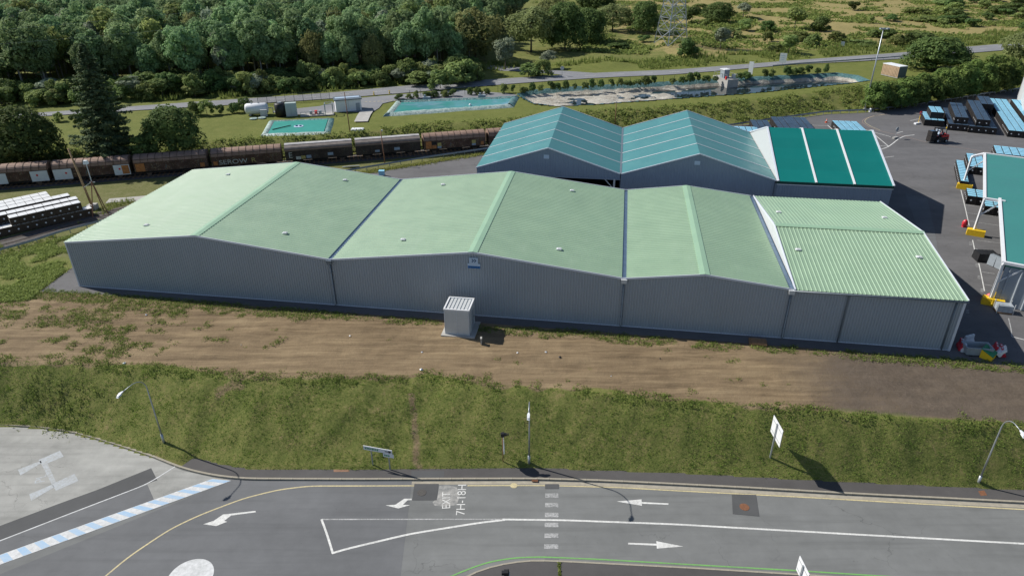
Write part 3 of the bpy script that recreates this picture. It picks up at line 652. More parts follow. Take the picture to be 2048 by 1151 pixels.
# company sign with two chevrons under the middle gable
sg = thing('wall_sign', 'white square sign with navy double chevron above a blue band, under the middle gable', 'sign', B(45.75, -.12, 5.95), -YAW)
m = MB(); m.box((0, 0, .45), (.92, .05, .62)); m.build('upper_panel', M_paleblue, sg)
m = MB(); m.box((.03, 0, .0), (1.30, .05, .26)); m.build('middle_panel', M_paleblue, sg)
m = MB(); m.box((.03, 0, -.27), (1.26, .055, .26)); m.build('blue_band', M_blue, sg)
for dx in (-.12, .12):
    m = MB()
    for s in (-1, 1): m.bar((dx-.05, -.035, .45+s*.17), (dx+.12, -.035, .45), .012, .09)
    m.build('chevron', M_navy, sg)
for k in range(5):
    m = MB(); m.box((-.42+k*.22, -.033, -.27), (.13, .012, .10)); m.build('band_mark', M_navy, sg)

# ------------------------------------------------------------------ teal tents behind
T1, T2, T3, TD, TH, TR, TR3 = 20.22, 40.74, 55.49, 24.1, 5.64, 3.23, 4.02
tent = thing('storage_tent', 'twin gabled storage tent with teal fabric roof and white seams, one front open', 'tent', O2, -YAW)
for i, (a0, a1) in enumerate(((0, T1), (T1, T2))):
    mid = (a0+a1)/2
    for e, s in ((a0, 1), (a1, -1)):
        e2 = e+(s*.12 if 0 < e < T2 else -s*.1)
        m = MB(); m.add([(e2, -.1, TH), (e2, TD+.1, TH), (mid, TD+.1, TH+TR), (mid, -.1, TH+TR)], [(0, 1, 2, 3) if s < 0 else (3, 2, 1, 0)]); m.build('roof_fabric', M_teal, tent)
        for b in (4.82, 9.64, 14.46, 19.28):
            m = MB(); m.bar((e2, b, TH+.03), (mid, b, TH+TR+.03), .14, .06); m.build('seam_band', M_white, tent)
        for b in (-.1, TD+.1): m = MB(); m.bar((e2, b, TH), (mid, b, TH+TR), .12, .14); m.build('roof_edge_beam', M_trim, tent)
    tz = lambda s, a0=a0, a1=a1, mid=mid: float(np.interp(s, [a0, mid, a1], [TH, TH+TR, TH]))
    zl = (lambda s: TH-.75) if i == 0 else (lambda s: .05)
    ribbed('front_cladding', M_wall2, tent, rib_profile(a0+.05, a1-.05, .36, .04), lambda s: (s, 0, zl(s)), lambda s: (s, 0, tz(s)-.05), (0, -1, 0))
    ribbed('back_cladding', M_wall2, tent, rib_profile(a0+.05, a1-.05, .72, .04), lambda s: (s, TD, .0), lambda s: (s, TD, tz(s)-.05), (0, 1, 0))
    m = MB(); m.box((mid-.2, -.07, TH+TR-1.25), (.75, .04, .55)); m.build('gable_plate', M_paleblue, tent)
m = MB(); m.add([(T1-.14, -.2, TH+.04), (T1+.14, -.2, TH+.04), (T1+.14, TD+.1, TH+.04), (T1-.14, TD+.1, TH+.04)], [(0, 1, 2, 3)]); m.build('valley_gutter', M_pipe, tent)
m = MB(); m.box((T1/2, .0, TH-.82), (T1, .16, .2)); m.build('front_beam', M_wall2, tent)
for a in (.15, T1-.9):
    m = MB(); m.box((a+.1, .0, (TH-.8)/2), (.26, .26, TH-.8)); pst = m.build('post', M_lgrey, tent)
    m = MB(); s = 1 if a < 5 else -1; m.bar((a+.1+s*1.3, 0, TH-.9), (a+.1, 0, TH-2.3), .12); m.build('brace', M_lgrey, pst)
m = MB(); m.add([(0, .0, .0), (0, TD, .0), (0, TD, TH), (0, 0, TH)], [(0, 1, 2, 3)]); m.build('side_cladding', M_wall2, tent)
ribbed('partition', M_wall2, tent, rib_profile(.1, TD-.1, .5, .03), lambda s: (T1, s, 0), lambda s: (T1, s, TH-.1), (-1, 0, 0))
for k in range(9):       # bins kept in the open bay, hardly lit
    m = MB(); m.box((0, 0, .6), (1.5, 1.2, 1.2)); m.box((0, 0, 1.23), (1.4, 1.1, .06)); o = m.build('pallet_box', M_crateb); o.location = O2+bu*(8+(k % 3)*2.1)+bv*(3+(k//3)*1.6); o.rotation_euler = (0, 0, -YAW)
    tag(o, 'dark pallet box standing in the open bay of the teal tent', 'crate', 'boxes in the open tent bay')
hall = thing('storage_tent', 'single storage tent with dark green fabric roof in three panels and white gable', 'tent', O2, -YAW)
for (b0, b1) in ((-.3, TD/2), (TD+.3, TD/2)):
    for k in range(3):
        a0, a1 = T2+.3+(T3-T2-.3)*k/3, T2+.3+(T3-T2-.3)*(k+1)/3
        m = MB(); N = 6
        vs = []; 
        for j in range(N+1):
            for q in (0, .5, 1):
                t_ = j/N; vs.append((a0+(a1-a0)*q, b0+(b1-b0)*t_, TH+TR3*t_-(.10 if q == .5 else 0)*math.sin(math.pi*t_)))
        m.add(vs, [(j*3+q, j*3+q+1, j*3+q+4, j*3+q+3) for j in range(N) for q in range(2)]); m.build('roof_fabric', M_green, hall, True)
        if k: m = MB(); m.bar((a0, b0, TH+.04), (a0, b1, TH+TR3+.05), .26, .10); m.build('seam_band', M_white, hall)
    for a in (T2+.28, T3+.02): m = MB(); m.bar((a, b0, TH+.02), (a, b1, TH+TR3+.03), .22, .18); m.build('roof_edge_beam', M_trim, hall)
m = MB(); m.add([(T2+.22, 0, TH-.1), (T2+.22, TD, TH-.1), (T2+.22, TD/2, TH+TR3)], [(0, 1, 2)]); m.build('side_gable', M_lgrey, hall)
m = MB(); m.box(((T2+T3)/2+.1, -.33, TH-.16), (T3-T2-.1, .06, .36)); m.build('valance', pm('dark_valance', (.004, .05, .042), .5), hall)
m = MB(); m.box(((T2+T3)/2+.1, -.2, TH-.42), (T3-T2-.1, .2, .12)); m.build('eave_beam', M_trim, hall)
ribbed('front_cladding', M_wall2, hall, rib_profile(T2+.05, T3, .36, .04), lambda s: (s, -.1, .03), lambda s: (s, -.1, TH-.4), (0, -1, 0))
ribbed('end_cladding', M_wall2, hall, rib_profile(-.05, TD, .36, .04), lambda s: (T3, s, 0), lambda s: (T3, s, float(np.interp(s, [0, TD/2, TD], [TH, TH+TR3, TH]))-.1), (1, 0, 0))
m = MB(); m.tube([(T2+.02, -.25, TH-.3), (T2+.02, -.25, .1)], .1, 8); m.build('downpipe', M_pipe, hall, True)

# ------------------------------------------------------------------ stepped canopy at the right edge
CA = R(22.3); ce1 = bu*math.sin(CA)+bv*math.cos(CA); ce2 = bu*math.cos(CA)-bv*math.sin(CA)
can = thing('open_canopy', 'stepped green canopy on white steel posts with yellow footings, grey front wall', 'canopy', (0, 0, 0))
PM, PF, PB = B(105.75, 29.8), B(99.5, 10.3), B(111.75, 48.5)
def up(p, h): return tuple(np.asarray(p)+np.array([0, 0, h]))
LA, LB, WD = 21.0, 21.2, 40
cA = [PM, PM+ce2*WD, PM+ce2*WD+ce1*LA, PM+ce1*LA]; zA = [5.0, 5.0, 5.35, 5.35]
cB = [PF, PF+ce2*WD, PF+ce2*WD+ce1*LB, PF+ce1*LB]; zB = [4.9, 4.9, 5.02, 5.02]
for cc, zz in ((cA, zA), (cB, zB)):
    m = MB(); q = [up(p, h) for p, h in zip(cc, zz)]; q2 = [up(p, h-.12) for p, h in zip(cc, zz)]
    m.add(q+q2, [(0, 1, 2, 3), (7, 6, 5, 4), (0, 4, 5, 1), (1, 5, 6, 2), (2, 6, 7, 3), (3, 7, 4, 0)]); m.build('roof_fabric', M_cant, can)
    for i, j, fr in ((0, 3, 1), (3, 2, 1), (0, 1, .055)) if cc is cA else ((0, 3, 1), (0, 1, 1)):
        m = MB(); e_ = np.array(up(cc[i], zz[i]-.02)); e2_ = np.array(up(cc[j], zz[j]-.02)); m.bar(e_, e_+(e2_-e_)*fr, .30, .3); m.build('edge_beam', M_white, can)
m = MB(); m.bar(up(PB, 5.0), up(PM+ce1*LA, 5.33), .3); m.build('edge_beam', M_white, can)
for p, h, s in ((PB, 5.0, 1), (PM, 4.9, 1), (PF, 4.8, 1)):
    m = MB(); m.bar(up(p, .6), up(p, h), .22); ps = m.build('post', M_white, can)
    m = MB(); m.bar(up(p, h-2.2), up(p+ce2*1.9, h-.1), .15); m.build('brace', M_white, ps)
    f = thing('concrete_block', 'placeholder', 'block', p+np.array([0, 0, .015]), -YAW-CA)
    m = MB(); m.box((.25, -.1, .40), (2.0, .8, .8)); m.build('footing', M_yellow, f)
    f['label'] = {0: 'yellow painted footing block under the farthest canopy post', 1: 'yellow footing block under the middle canopy post with red cover beside', 2: 'yellow footing block with red bundle by the grey canopy wall'}[[PB, PM, PF].index(p) if False else (0 if p is PB else 1 if p is PM else 2)]
    f['category'] = 'footing'; f['group'] = 'yellow canopy footings'
    m = MB(); m.bar((.25-1.0, -.1, .9), (.25-1.0, -.1, 1.0), .05); m.build('lifting_eye', M_steel, f)
yv = ribbed('front_wall', M_wall, can, rib_profile(0.25, 36, 1.05, .10, (.40, .46, .54, .6)), lambda s: PF+ce2*s+np.array([0, 0, .08]), lambda s: PF+ce2*s+np.array([0, 0, 4.8]), -ce1)
m = MB(); q0, q1 = PF+ce2*.2-ce1*.12, PF+ce2*WD-ce1*.12; m.bar(up(q0, 4.72), up(q1, 4.72), .05, .34); m.build('valance', pm('green_valance', (.01, .10, .085), .5), can)
m = MB(); m.bar(up(PF-ce1*.2-ce2*.2, .1), up(PF-ce1*.2-ce2*.1, 4.7), .1); m.build('wall_edge_post', M_white, can)
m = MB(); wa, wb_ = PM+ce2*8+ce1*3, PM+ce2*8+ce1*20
m.add([up(wa, 0), up(wb_, 0), up(wb_, 5), up(wa, 5)], [(0, 1, 2, 3)]); m.build('inner_shade_sheet', M_dark, can)  # near-black sheet whose colour stands for the shade under the canopy

# grey tent end beyond the crates at the frame's right edge
gt = thing('grey_shed', 'tall pale grey shed end rising behind the long crate blocks', 'shed', G(2036, 205, 0), -YAW-CA)
ribbed('side_wall', M_lgrey, gt, rib_profile(0, 22, .5, .04), lambda s: (.0, -s*.9+4, 0), lambda s: (.0, -s*.9+4, 6.5), (-1, 0, 0))
m = MB(); m.box((6, -4, 6.6), (12.3, 18, .2)); m.build('roof', M_cant, gt); m = MB(); m.box((6, 4.1, 3.2), (12, .1, 6.4)); m.build('end_wall', M_lgrey, gt)
m = MB(); m.box((6, -15.9, 3.2), (12, .1, 6.4)); m.build('end_wall', M_lgrey, gt); m = MB(); m.box((.0, 4.1, 3.3), (.25, .25, 6.6)); m.build('corner_post', M_white, gt)

# ------------------------------------------------------------------ kiosk
ks = thing('transformer_kiosk', 'pale grey box kiosk with recessed ribbed roof on a concrete slab', 'kiosk', B(43.5, -4.2, .03), -YAW)
m = MB(); m.box((1.35, 1.2, .06), (3.4, 3.1, .14)); m.build('slab', M_conc, ks)
m = MB(); m.box((1.25, 1.28, 1.45), (2.5, 2.56, 2.7)); bd = m.build('body', M_lgrey, ks)
for x in (.05, 1.25, 2.45): m = MB(); m.box((x, -.012, 1.45), (.03, .03, 2.7)); m.build('panel_joint', M_trim, bd)
for (x, y, w_, d_) in ((1.25, .06, 2.6, .14), (1.25, 2.5, 2.6, .14), (.02, 1.28, .14, 2.36), (2.48, 1.28, .14, 2.36)):
    m = MB(); m.box((x, y, 2.87), (w_, d_, .16)); m.build('roof_rim', M_white, ks)
m = MB(); m.box((1.25, 1.28, 2.815), (2.3, 2.3, .03)); m.build('roof_deck', M_grey, ks)
for k in range(6): m = MB(); m.box((.35+k*.36, 1.28, 2.85), (.24, 2.28, .05)); m.build('roof_panel', M_lgrey, ks)
m = MB(); m.box((2.515, 1.6, 1.2), (.03, .95, 2.0)); dr_ = m.build('door', M_grey, ks); m = MB(); m.box((2.545, 1.98, 1.2), (.04, .05, .18)); m.build('handle', M_black, dr_)
m = MB(); m.box((0, 0, .28), (.14, .34, .56)); m.box((0, 0, .6), (.18, .4, .08)); o = m.build('marker_post', M_conc); o.location = G(962.5, 686, 0); tag(o, 'short pale concrete marker post in the weeds beside the kiosk', 'post')

# ------------------------------------------------------------------ street lamps
HS = .78
def lamp(base, h, arm, label):
    base = np.array(base, float); arm = np.array([arm[0], arm[1], 0.]); L = np.linalg.norm(arm); d = arm/L
    t_ = thing('street_lamp', label, 'lamp post', base, 0, 'street lamps along the front road')
    m = MB(); m.tube([(0, 0, -.2), (0, 0, .9)], .11, 12); m.build('pole_base', M_steel, t_, True)
    P = [(0, 0, .9), (0, 0, h*.5), (0, 0, h-1.3)]; rs_ = [.075, .062, .05]
    for k in range(1, 9):
        a = k/8*math.pi*.47; r_ = 1.25; P.append(tuple(d*(r_*(1-math.cos(a)))+np.array([0, 0, h-1.3+r_*math.sin(a)]))); rs_.append(.045-.002*k)
    e = np.array(P[-1]); P.append(tuple(d*(L-.35)+np.array([0, 0, e[2]+.0]))); rs_.append(.028)
    m = MB(); m.tube(P, rs_, 10); m.build('pole', M_steel, t_, True)
    hz = P[-1][2]; ang = math.atan2(d[1], d[0])
    Mt = Matrix.Translation(Vector(tuple(d*(L-.45)+np.array([0, 0, hz])))) @ Matrix.Rotation(ang, 4, 'Z') @ Matrix.Rotation(R(8), 4, 'Y')
    m = MB(); m.add([Mt @ (Vector(v)*HS) for v in ((0, -.07, -.03), (0, .07, -.03), (.75, .13, -.06), (.75, -.13, -.06), (0, -.06, .05), (0, .06, .05), (.35, .14, .11), (.35, -.14, .11), (.75, .10, .06), (.75, -.10, .06))],
              [(0, 1, 2, 3), (4, 7, 6, 5), (7, 9, 8, 6), (0, 4, 5, 1), (3, 2, 8, 9), (1, 5, 6, 8, 2), (0, 3, 9, 7, 4)]); hd = m.build('lamp_head', M_whitep, t_)
    m = MB(); m.box((0, 0, 0), (.42, .2, .04), M=Mt.to_3x3().to_4x4()); g = m.build('lamp_glass', M_glass, hd); g.location = Mt @ Vector((.48, 0, -.07))
    return t_
p1 = G(328, 884, -3.45); p1[2] = ground_at(p1[0], p1[1]); p1[2] = -3.45
lamp(on_ground(328, 884, -3.4), 7.0, (-.75, -2.5), 'curved street lamp standing on the grass bank above the pale lot')
lamp(G(1058, 927, -3.75), 7.1, (-.15, -2.6), 'street lamp with arm towards the road beside the dark round sign post')
lamp(G(1955, 968, -3.8), 7.1, (-.25, -2.3), 'street lamp on the footway edge at the right end of the bank')

# ------------------------------------------------------------------ road signs
def board_sign(base, label, hd, zc, w_, h_, post_h, name='sign_board'):
    t_ = thing('road_sign', label, 'sign', base, hd)
    m = MB(); m.bar((0, 0, -.2), (0, 0, post_h), .10); m.build('post', M_steel, t_)
    m = MB(); m.box((.075, 0, zc), (.04, w_, h_)); bd = m.build('board', M_white, t_)
    m = MB()
    for s in (-1, 1): m.box((.05, 0, zc+s*h_*.3), (.03, w_*.9, .05))
    m.build('bracket', M_steel, bd); return t_
sb = on_ground(1540, 914, -3.3)
board_sign(sb, 'white square notice board on a post leaning over the grass bank', R(1), 2.75, 2.0, 1.65, 3.5)
sb2 = G(1590, 1190, ROADZ+.12); board_sign(sb2, 'white board tip of a road sign at the lower frame edge', R(2), 2.3, 1.5, 1.3, 2.9)
# direction sign
q0, q1 = G(746, 929.5, -3.72), G(780.5, 938, -3.84); dd = q1-q0; hd = math.atan2(dd[1], dd[0]); L = float(np.hypot(dd[0], dd[1]))
ds = thing('direction_sign', 'long narrow white direction sign with green lettering and arrow on two posts', 'sign', q0, hd)
for x in (0, L): m = MB(); m.bar((x, 0, -.3), (x, 0, 2.0), .09); m.build('post', M_steel, ds)
m = MB(); m.box((L*.42, -.07, 1.85), (L+1.0, .05, .40)); bd = m.build('board', M_white, ds)
m = MB(); m.box((L+.02, -.07, 1.44), (.92, .045, .36)); b2 = m.build('lower_board', M_white, ds)
x = -.5
for k, wd in enumerate([.14, .12, .13, .10, .13, .12, .13, .12, .0, .13, .12, .12, .14, .12, .12]):
    if wd and x < L-.75: m = MB(); m.box((x+wd/2, -.1, 1.85), (wd*.8, .012, .19 if k % 3 else .15)); m.build('letter_stroke', M_gtext, bd)
    x += (wd or .12)+.03
m = MB(); m.bar((L-.25, -.1, 1.85), (L+.12, -.1, 1.85), .012, .07); m.add([(L+.08, -.105, 2.0), (L+.36, -.105, 1.85), (L+.08, -.105, 1.70)], [(0, 1, 2)]); m.build('arrow', M_black, bd)
for k in range(3): m = MB(); m.box((L-.28+k*.17, -.1, 1.44), (.12, .012, .15)); m.build('letter_stroke', M_gtext, b2)
# warning sign seen edge on with a small lamp on top
sp = on_ground(1006, 922, -3.7); ws1 = thing('warning_sign', 'edge-on octagonal sign plate with a black warning lamp above', 'sign', sp, R(6))
m = MB(); m.tube([(0, 0, -.2), (0, 0, 2.75)], .04, 8); m.build('post', M_rust, ws1, True)
m = MB(); pts = [(.8*math.cos(R(22.5+45*k)), .85*math.sin(R(22.5+45*k))) for k in range(8)]
m.add([(.06, x*.85, 1.7+y*.95) for x, y in pts]+[(.085, x*.85, 1.7+y*.95) for x, y in pts], [tuple(range(8))[::-1], tuple(range(8, 16))]+[(i, (i+1) % 8, (i+1) % 8+8, i+8) for i in range(8)]); m.build('plate', M_grey, ws1)
m = MB(); m.box((.0, 0, 2.85), (.3, .26, .34)); m.box((.2, 0, 2.85), (.3, .2, .2)); m.box((.45, 0, 2.83), (.1, .16, .16)); m.build('lamp_housing', M_black, ws1)
# small signal on the lower island
sg2 = thing('signal_post', 'black signal head on a thin grey post at the bottom edge', 'signal', G(1019, 1196, ROADZ+.12), R(180))
m = MB(); m.tube([(0, 0, -.1), (0, 0, 2.55)], .035, 8); m.build('post', M_steel, sg2, True)
m = MB(); m.box((.2, 0, 2.5), (.28, .3, .34)); m.box((.4, 0, 2.5), (.2, .22, .22)); m.box((.04, 0, 2.55), (.06, .1, .55)); m.build('signal_head', M_black, sg2)

# ------------------------------------------------------------------ railway and goods wagons
TA = R(14.3); td = np.array([math.cos(TA), math.sin(TA), 0]); tn = np.array([-math.sin(TA), math.cos(TA), 0])
K0 = G(121, 366, 0)+tn*.72                      # track centre below the second wagon's left end
M_ball = pm('ballast', (.11, .10, .095), .95, .4, 2.5, .2, bump=.8, bscale=9)
M_railst = pm('rail_steel', (.16, .12, .10), .5, .2, 4, .5, .5)
ballast = struct(ribbon('railway_bed', [K0+td*s for s in np.arange(-60, 140, 5.)], 4.2, M_ball, None, .03))
for s_ in (-.72, .72):
    m = MB(); m.bar(K0+td*-60+tn*s_+np.array([0, 0, .10]), K0+td*135+tn*s_+np.array([0, 0, .10]), .08, .14); m.build('rail', M_railst, ballast)
SLP = MB(); SLP.box((0, 0, .045), (.25, 2.4, .08)); slm = SLP.mesh('sleeper'); slm.materials.append(M_wood)
for k in range(110):
    o = link('sleeper', slm, None, ballast); o.location = K0+td*(-14+k*.75); o.rotation_euler = (0, 0, TA)
# siding by the crates
sd = smooth_line(GP([(-160, 530), (0, 488), (90, 463), (190, 433), (330, 402)], 0), 1, 2)
sid = struct(ribbon('siding', sd, 3.2, M_ball, None, .025))
for s_ in (-.7, .7):
    q = offs(sd, s_); m = MB(); m.tube([p+np.array([0, 0, .1]) for p in q], .045, 5); m.build('rail', M_railst, sid)
struct(ribbon('gravel_path', smooth_line(GP([(215, 402), (270, 398), (330, 392), (420, 378), (520, 362)], 0), 2, 2), 2.0, M_conc, None, .035))
def wagon_mat(name, c, graffiti):
    t = NT(name); n = t.noise(.9, 6, .7); col = t.ramp(n, [(.3, sc3(c, .55)), (.5, c), (.72, sc3(c, 1.7))])
    v = t.noise(1.6, 3, .5, stretch=(1, 1, .4)); h = t.noise(2.6, 4, .6, dist=1.5)
    gcol = t.ramp(v, [(.3, (.35, .08, .06)), (.42, (.10, .22, .22)), (.52, (.42, .30, .16)), (.62, (.10, .18, .10)), (.75, (.40, .16, .22))])
    sx = t.n('ShaderNodeSeparateXYZ'); t.l(t.tc.outputs['Object'], sx.inputs[0])
    band = t.ramp(sx.outputs[2], [(.0, 1.), (.5, 1.)])
    f = t.math('MULTIPLY', t.ramp(h, [(.54, 0.), (.60, 1.)]), graffiti)
    return t.fin(t.mix(f, col, gcol), .75, .3)
M_wag = wagon_mat('wagon_rust', (.085, .048, .034), .45); M_wag2 = wagon_mat('wagon_dark', (.042, .032, .028), .16)
M_wroof = pm('wagon_roof_brown', (.27, .18, .14), .75, .25, 1.2, .3, dirt=.4); M_wroof2 = pm('wagon_roof_grey', (.16, .14, .13), .7, .3, 1.0, .3, dirt=.4); M_wtop = pm('wagon_roof_strip', (.40, .39, .39), .6, .2, 1.0, .4, dirt=.5)
M_under = pm('underframe_black', (.018, .017, .017), .8, .3); M_orange = pm('orange_panel', (.40, .16, .05), .7, .3, 3)
M_tag = pm('pale_graffiti', (.46, .48, .44), .7, .3, 4); M_tag2 = pm('yellow_graffiti', (.40, .34, .12), .7, .3, 4); M_plate = pm('blue_grey_plate', (.26, .33, .42), .6, .15, 3)
WL, WW, FZ, SZ, TZ = 11.15, 2.75, .85, 2.35, 3.35
def wagon(i, s0, kind, label):
    t_ = thing('goods_wagon', label, 'wagon', K0+td*s0+np.array([0, 0, .16]), TA, 'covered wagons of the goods train')
    bm_, rm = (M_wag, M_wroof) if kind == 'round' else (M_wag2, M_wroof2)
    m = MB(); m.box((WL/2, 0, (FZ+SZ)/2), (WL, WW, SZ-FZ))
    for x in np.linspace(.1, WL-.1, 9): m.box((x, -WW/2-.02, (FZ+SZ)/2), (.09, .05, SZ-FZ)); m.box((x, WW/2+.02, (FZ+SZ)/2), (.09, .05, SZ-FZ))
    m.build('body', bm_, t_)
    N = 9; prof = []
    if kind == 'round':
        for k in range(N+1): a = math.pi*k/N; prof.append((-math.cos(a)*WW/2*1.0, SZ+math.sin(a)**.8*(TZ-SZ)))
    else: prof = [(-WW/2-.06, SZ), (-WW/2-.06, SZ+.42), (-WW/2+.12, SZ+.62), (-.3, TZ-.16), (.3, TZ-.16), (WW/2-.12, SZ+.62), (WW/2+.06, SZ+.42), (WW/2+.06, SZ)]
    n_ = len(prof); m = MB(); m.add([(0, y, zz) for y, zz in prof]+[(WL, y, zz) for y, zz in prof], [(k, n_+k, n_+k+1, k+1) for k in range(n_-1)]+[tuple(range(n_)), tuple(range(n_, 2*n_))[::-1]]); rf = m.build('roof', rm, t_)
    if kind == 'round':
        for x in np.linspace(.05, WL-.05, 11):
            m = MB()
            for k in range(n_-1): m.bar((x, prof[k][0]*1.01, prof[k][1]+.02), (x, prof[k+1][0]*1.01, prof[k+1][1]+.02), .06)
            m.build('roof_rib', bm_, rf)
        m = MB(); m.bar((0, -WW/2*.93, SZ+.45), (WL, -WW/2*.93, SZ+.45), .06); m.build('roof_rail', M_under, rf)
    else:
        m = MB(); m.box((WL/2, -WW/2-.09, SZ+.2), (WL, .06, .16)); m.build('eave_rail', M_wroof, rf); m = MB(); m.box((WL/2, .15, TZ-.13), (WL, 1.1, .05)); m.build('roof_walk', M_wtop, rf)
    m = MB(); m.box((WL/2, 0, FZ-.1), (WL, 2.2, .2)); m.box((WL/2, 0, FZ-.32), (2.6, 1.9, .35)); m.bar((2.6, -1.1, FZ-.3), (WL-2.6, -1.1, FZ-.3), .08); m.build('underframe', M_under, t_)
    for x in (1.9, WL-1.9):
        m = MB(); m.box((x, 0, .55), (1.7, 1.9, .2)); m.tube([(x, -.8, .40), (x, .8, .40)], .07, 8); m.build('axle', M_under, t_)
        for y in (-.74, .74): m = MB(); m.tube([(x, y-.06, .40), (x, y+.06, .40)], .40, 16); m.build('wheel', M_railst, t_)
    for x, s in ((0, -1), (WL, 1)):
        for y in (-.85, .85): m = MB(); m.tube([(x, y, FZ-.05), (x+s*.28, y, FZ-.05)], .07, 8); m.tube([(x+s*.26, y, FZ-.05), (x+s*.31, y, FZ-.05)], .19, 12); m.build('buffer', M_under, t_)
    return t_
def panel(w_, x0, x1, z0, z1, mat, name='panel', off=.07):
    m = MB(); m.box(((x0+x1)/2, -WW/2-off, (z0+z1)/2), (x1-x0, .03, z1-z0)); return m.build(name, mat, w_)
def graf(w_, s, xc, zc, size, mat, wid=None):
    me = txt_mesh(s, size, .004); o = link('graffiti', me, mat, w_); o.location = (xc, -WW/2-.10, zc); o.rotation_euler = (R(90), 0, 0)
    if wid: o.scale = (wid, 1, 1)
    return o
def s_of(px, py): return float((G(px, py, 0)-K0) @ td)
starts = [s_of(115, 366)-23.6, s_of(115, 366)-11.75]
WG = []
labs = ['rusty brown wagon with white end panel, cut by the left frame edge', 'rusty wagon with white panels at both ends above the stacked white crates',
        'brown wagon with faded red green graffiti right of the white panels', 'brown wagon with large white graffiti letters along its lower side', 'dark wagon with grey roof and a big pale letter at its left end',
        'dark grey-roofed wagon behind the thin rusty pole', 'dark brown round-roofed wagon with orange panels and two pale crates marks', 'rusty wagon half hidden behind the open teal tent']
st = s_of(115, 366)-11.65
kinds = ['round', 'round', 'round', 'round', 'flat', 'flat', 'round', 'round']
for i in range(8): WG.append(wagon(i, st+i*11.72, kinds[i], labs[i]))
M_pw = pm('white_panel', (.62, .65, .68), .6, .08, 1.5)
for w_, x0, x1 in ((WG[0], 3.2, 5.3), (WG[0], WL-2.55, WL-.1), (WG[1], .1, 2.7), (WG[1], WL-2.4, WL-.05)):
    p = panel(w_, x0, x1, .62, 2.25, M_pw, 'white_panel')
    m = MB(); xc = (x0+x1)/2+(-.3 if x0 > 3 else .5); m.tube([(xc, -WW/2-.1, 1.6), (xc, -WW/2-.085, 1.6)], .16, 12); m.build('red_disc', M_red, p)
panel(WG[1], WL-1.2, WL-.15, .75, 2.15, M_orange, 'orange_panel', .09)
panel(WG[2], .25, 1.6, .9, 2.2, M_orange, 'orange_panel'); panel(WG[3], .3, .95, .95, 1.6, M_orange, 'orange_panel'); panel(WG[2], WL-1.2, WL-.5, .95, 1.6, M_orange, 'orange_panel')
graf(WG[3], 'SEROW', 3.4, 1.35, 1.05, M_tag, 1.25); graf(WG[3], 'R', 6.6, 1.4, 1.0, M_tag2, 1.3); graf(WG[4], 'E', .85, 1.65, 1.35, M_tag, 1.0)
for w_, x, zc, a, b, mt in ((WG[4], 2.1, 1.15, .8, .5, M_tag), (WG[4], 2.9, 1.2, .7, .55, M_tag2), (WG[4], 3.8, 1.25, .8, .5, M_plate), (WG[4], 7.4, 1.45, .9, .5, M_plate), (WG[5], 7.0, 1.45, .95, .5, M_plate), (WG[5], 3.6, 1.3, .8, .35, M_plate)):
    panel(w_, x-a/2, x+a/2, zc-b/2, zc+b/2, mt, 'small_plate')
for x0, x1, z0, z1, mt in ((.35, 1.35, .95, 2.25, M_orange), (1.45, 2.25, .95, 1.5, M_orange), (1.45, 2.25, 1.65, 2.15, M_under), (2.4, 3.1, .95, 1.9, M_tag2), (2.4, 3.1, .95, 1.3, M_plate), (8.6, 9.3, 1.0, 1.95, M_tag2), (8.6, 9.3, 1.0, 1.35, M_plate), (WL-.9, WL-.4, 1.0, 1.6, M_orange)):
    panel(WG[6], x0, x1, z0, z1, mt, 'side_panel', .07 if mt is not M_plate else .09)

# ------------------------------------------------------------------ crash barriers
def barrier(px, label, zt=.75, post=2.0, zz=0):
    P = smooth_line(GP(px, zz), 1.0, 2); P[:, 2] = [max(zz, ground_at(p[0], p[1])) for p in P] if zz == 0 else zz
    P0 = P[0].copy(); t_ = thing('crash_barrier', label, 'barrier', P0)
    q = P-P0; prof = [(0, 0), (.05, .06), (.05, .10), (0, .155), (.05, .21), (.05, .25), (0, .31)]; n = len(q); m = MB(); vs = []
    for o_, h in prof:
        for p in offs(q, -o_): vs.append(p+np.array([0, 0, zt-.31+h]))
    m.add(vs, [(k*n+i, k*n+i+1, (k+1)*n+i+1, (k+1)*n+i) for k in range(len(prof)-1) for i in range(n-1)]); m.build('rail_beam', M_rail, t_)
    pm_ = MB(); pm_.box((0, .06, zt/2-.1), (.10, .07, zt+.1)); me = pm_.mesh('post'); me.materials.append(M_rail)
    for p in resample(q, post): o = link('post', me, None, t_); o.location = p
    return t_
barrier([(-120, 541), (0, 508), (62, 491.5), (125, 470), (187, 454), (270, 432)], 'grey crash barrier running past the stacked crates to the warehouse corner')
barrier([(640, 357), (703, 346), (780, 333), (868, 318.5), (975, 303), (1010, 298)], 'grey crash barrier between the railway and the yard beside the teal tent')
barrier([(1380, 262), (1464, 255), (1520, 246.5), (1564, 240), (1591, 236.5), (1653, 228), (1722, 225.5), (1780, 220), (1839, 212), (1891, 204.5), (1960, 193), (2027, 183), (2150, 167)], 'long grey crash barrier curving along the back of the yard')
barrier([(1545, 136), (1600, 131), (1700, 124.5), (1812, 116)], 'weathered crash barrier along the back road behind the basin', .7, 4.0, LAWN)

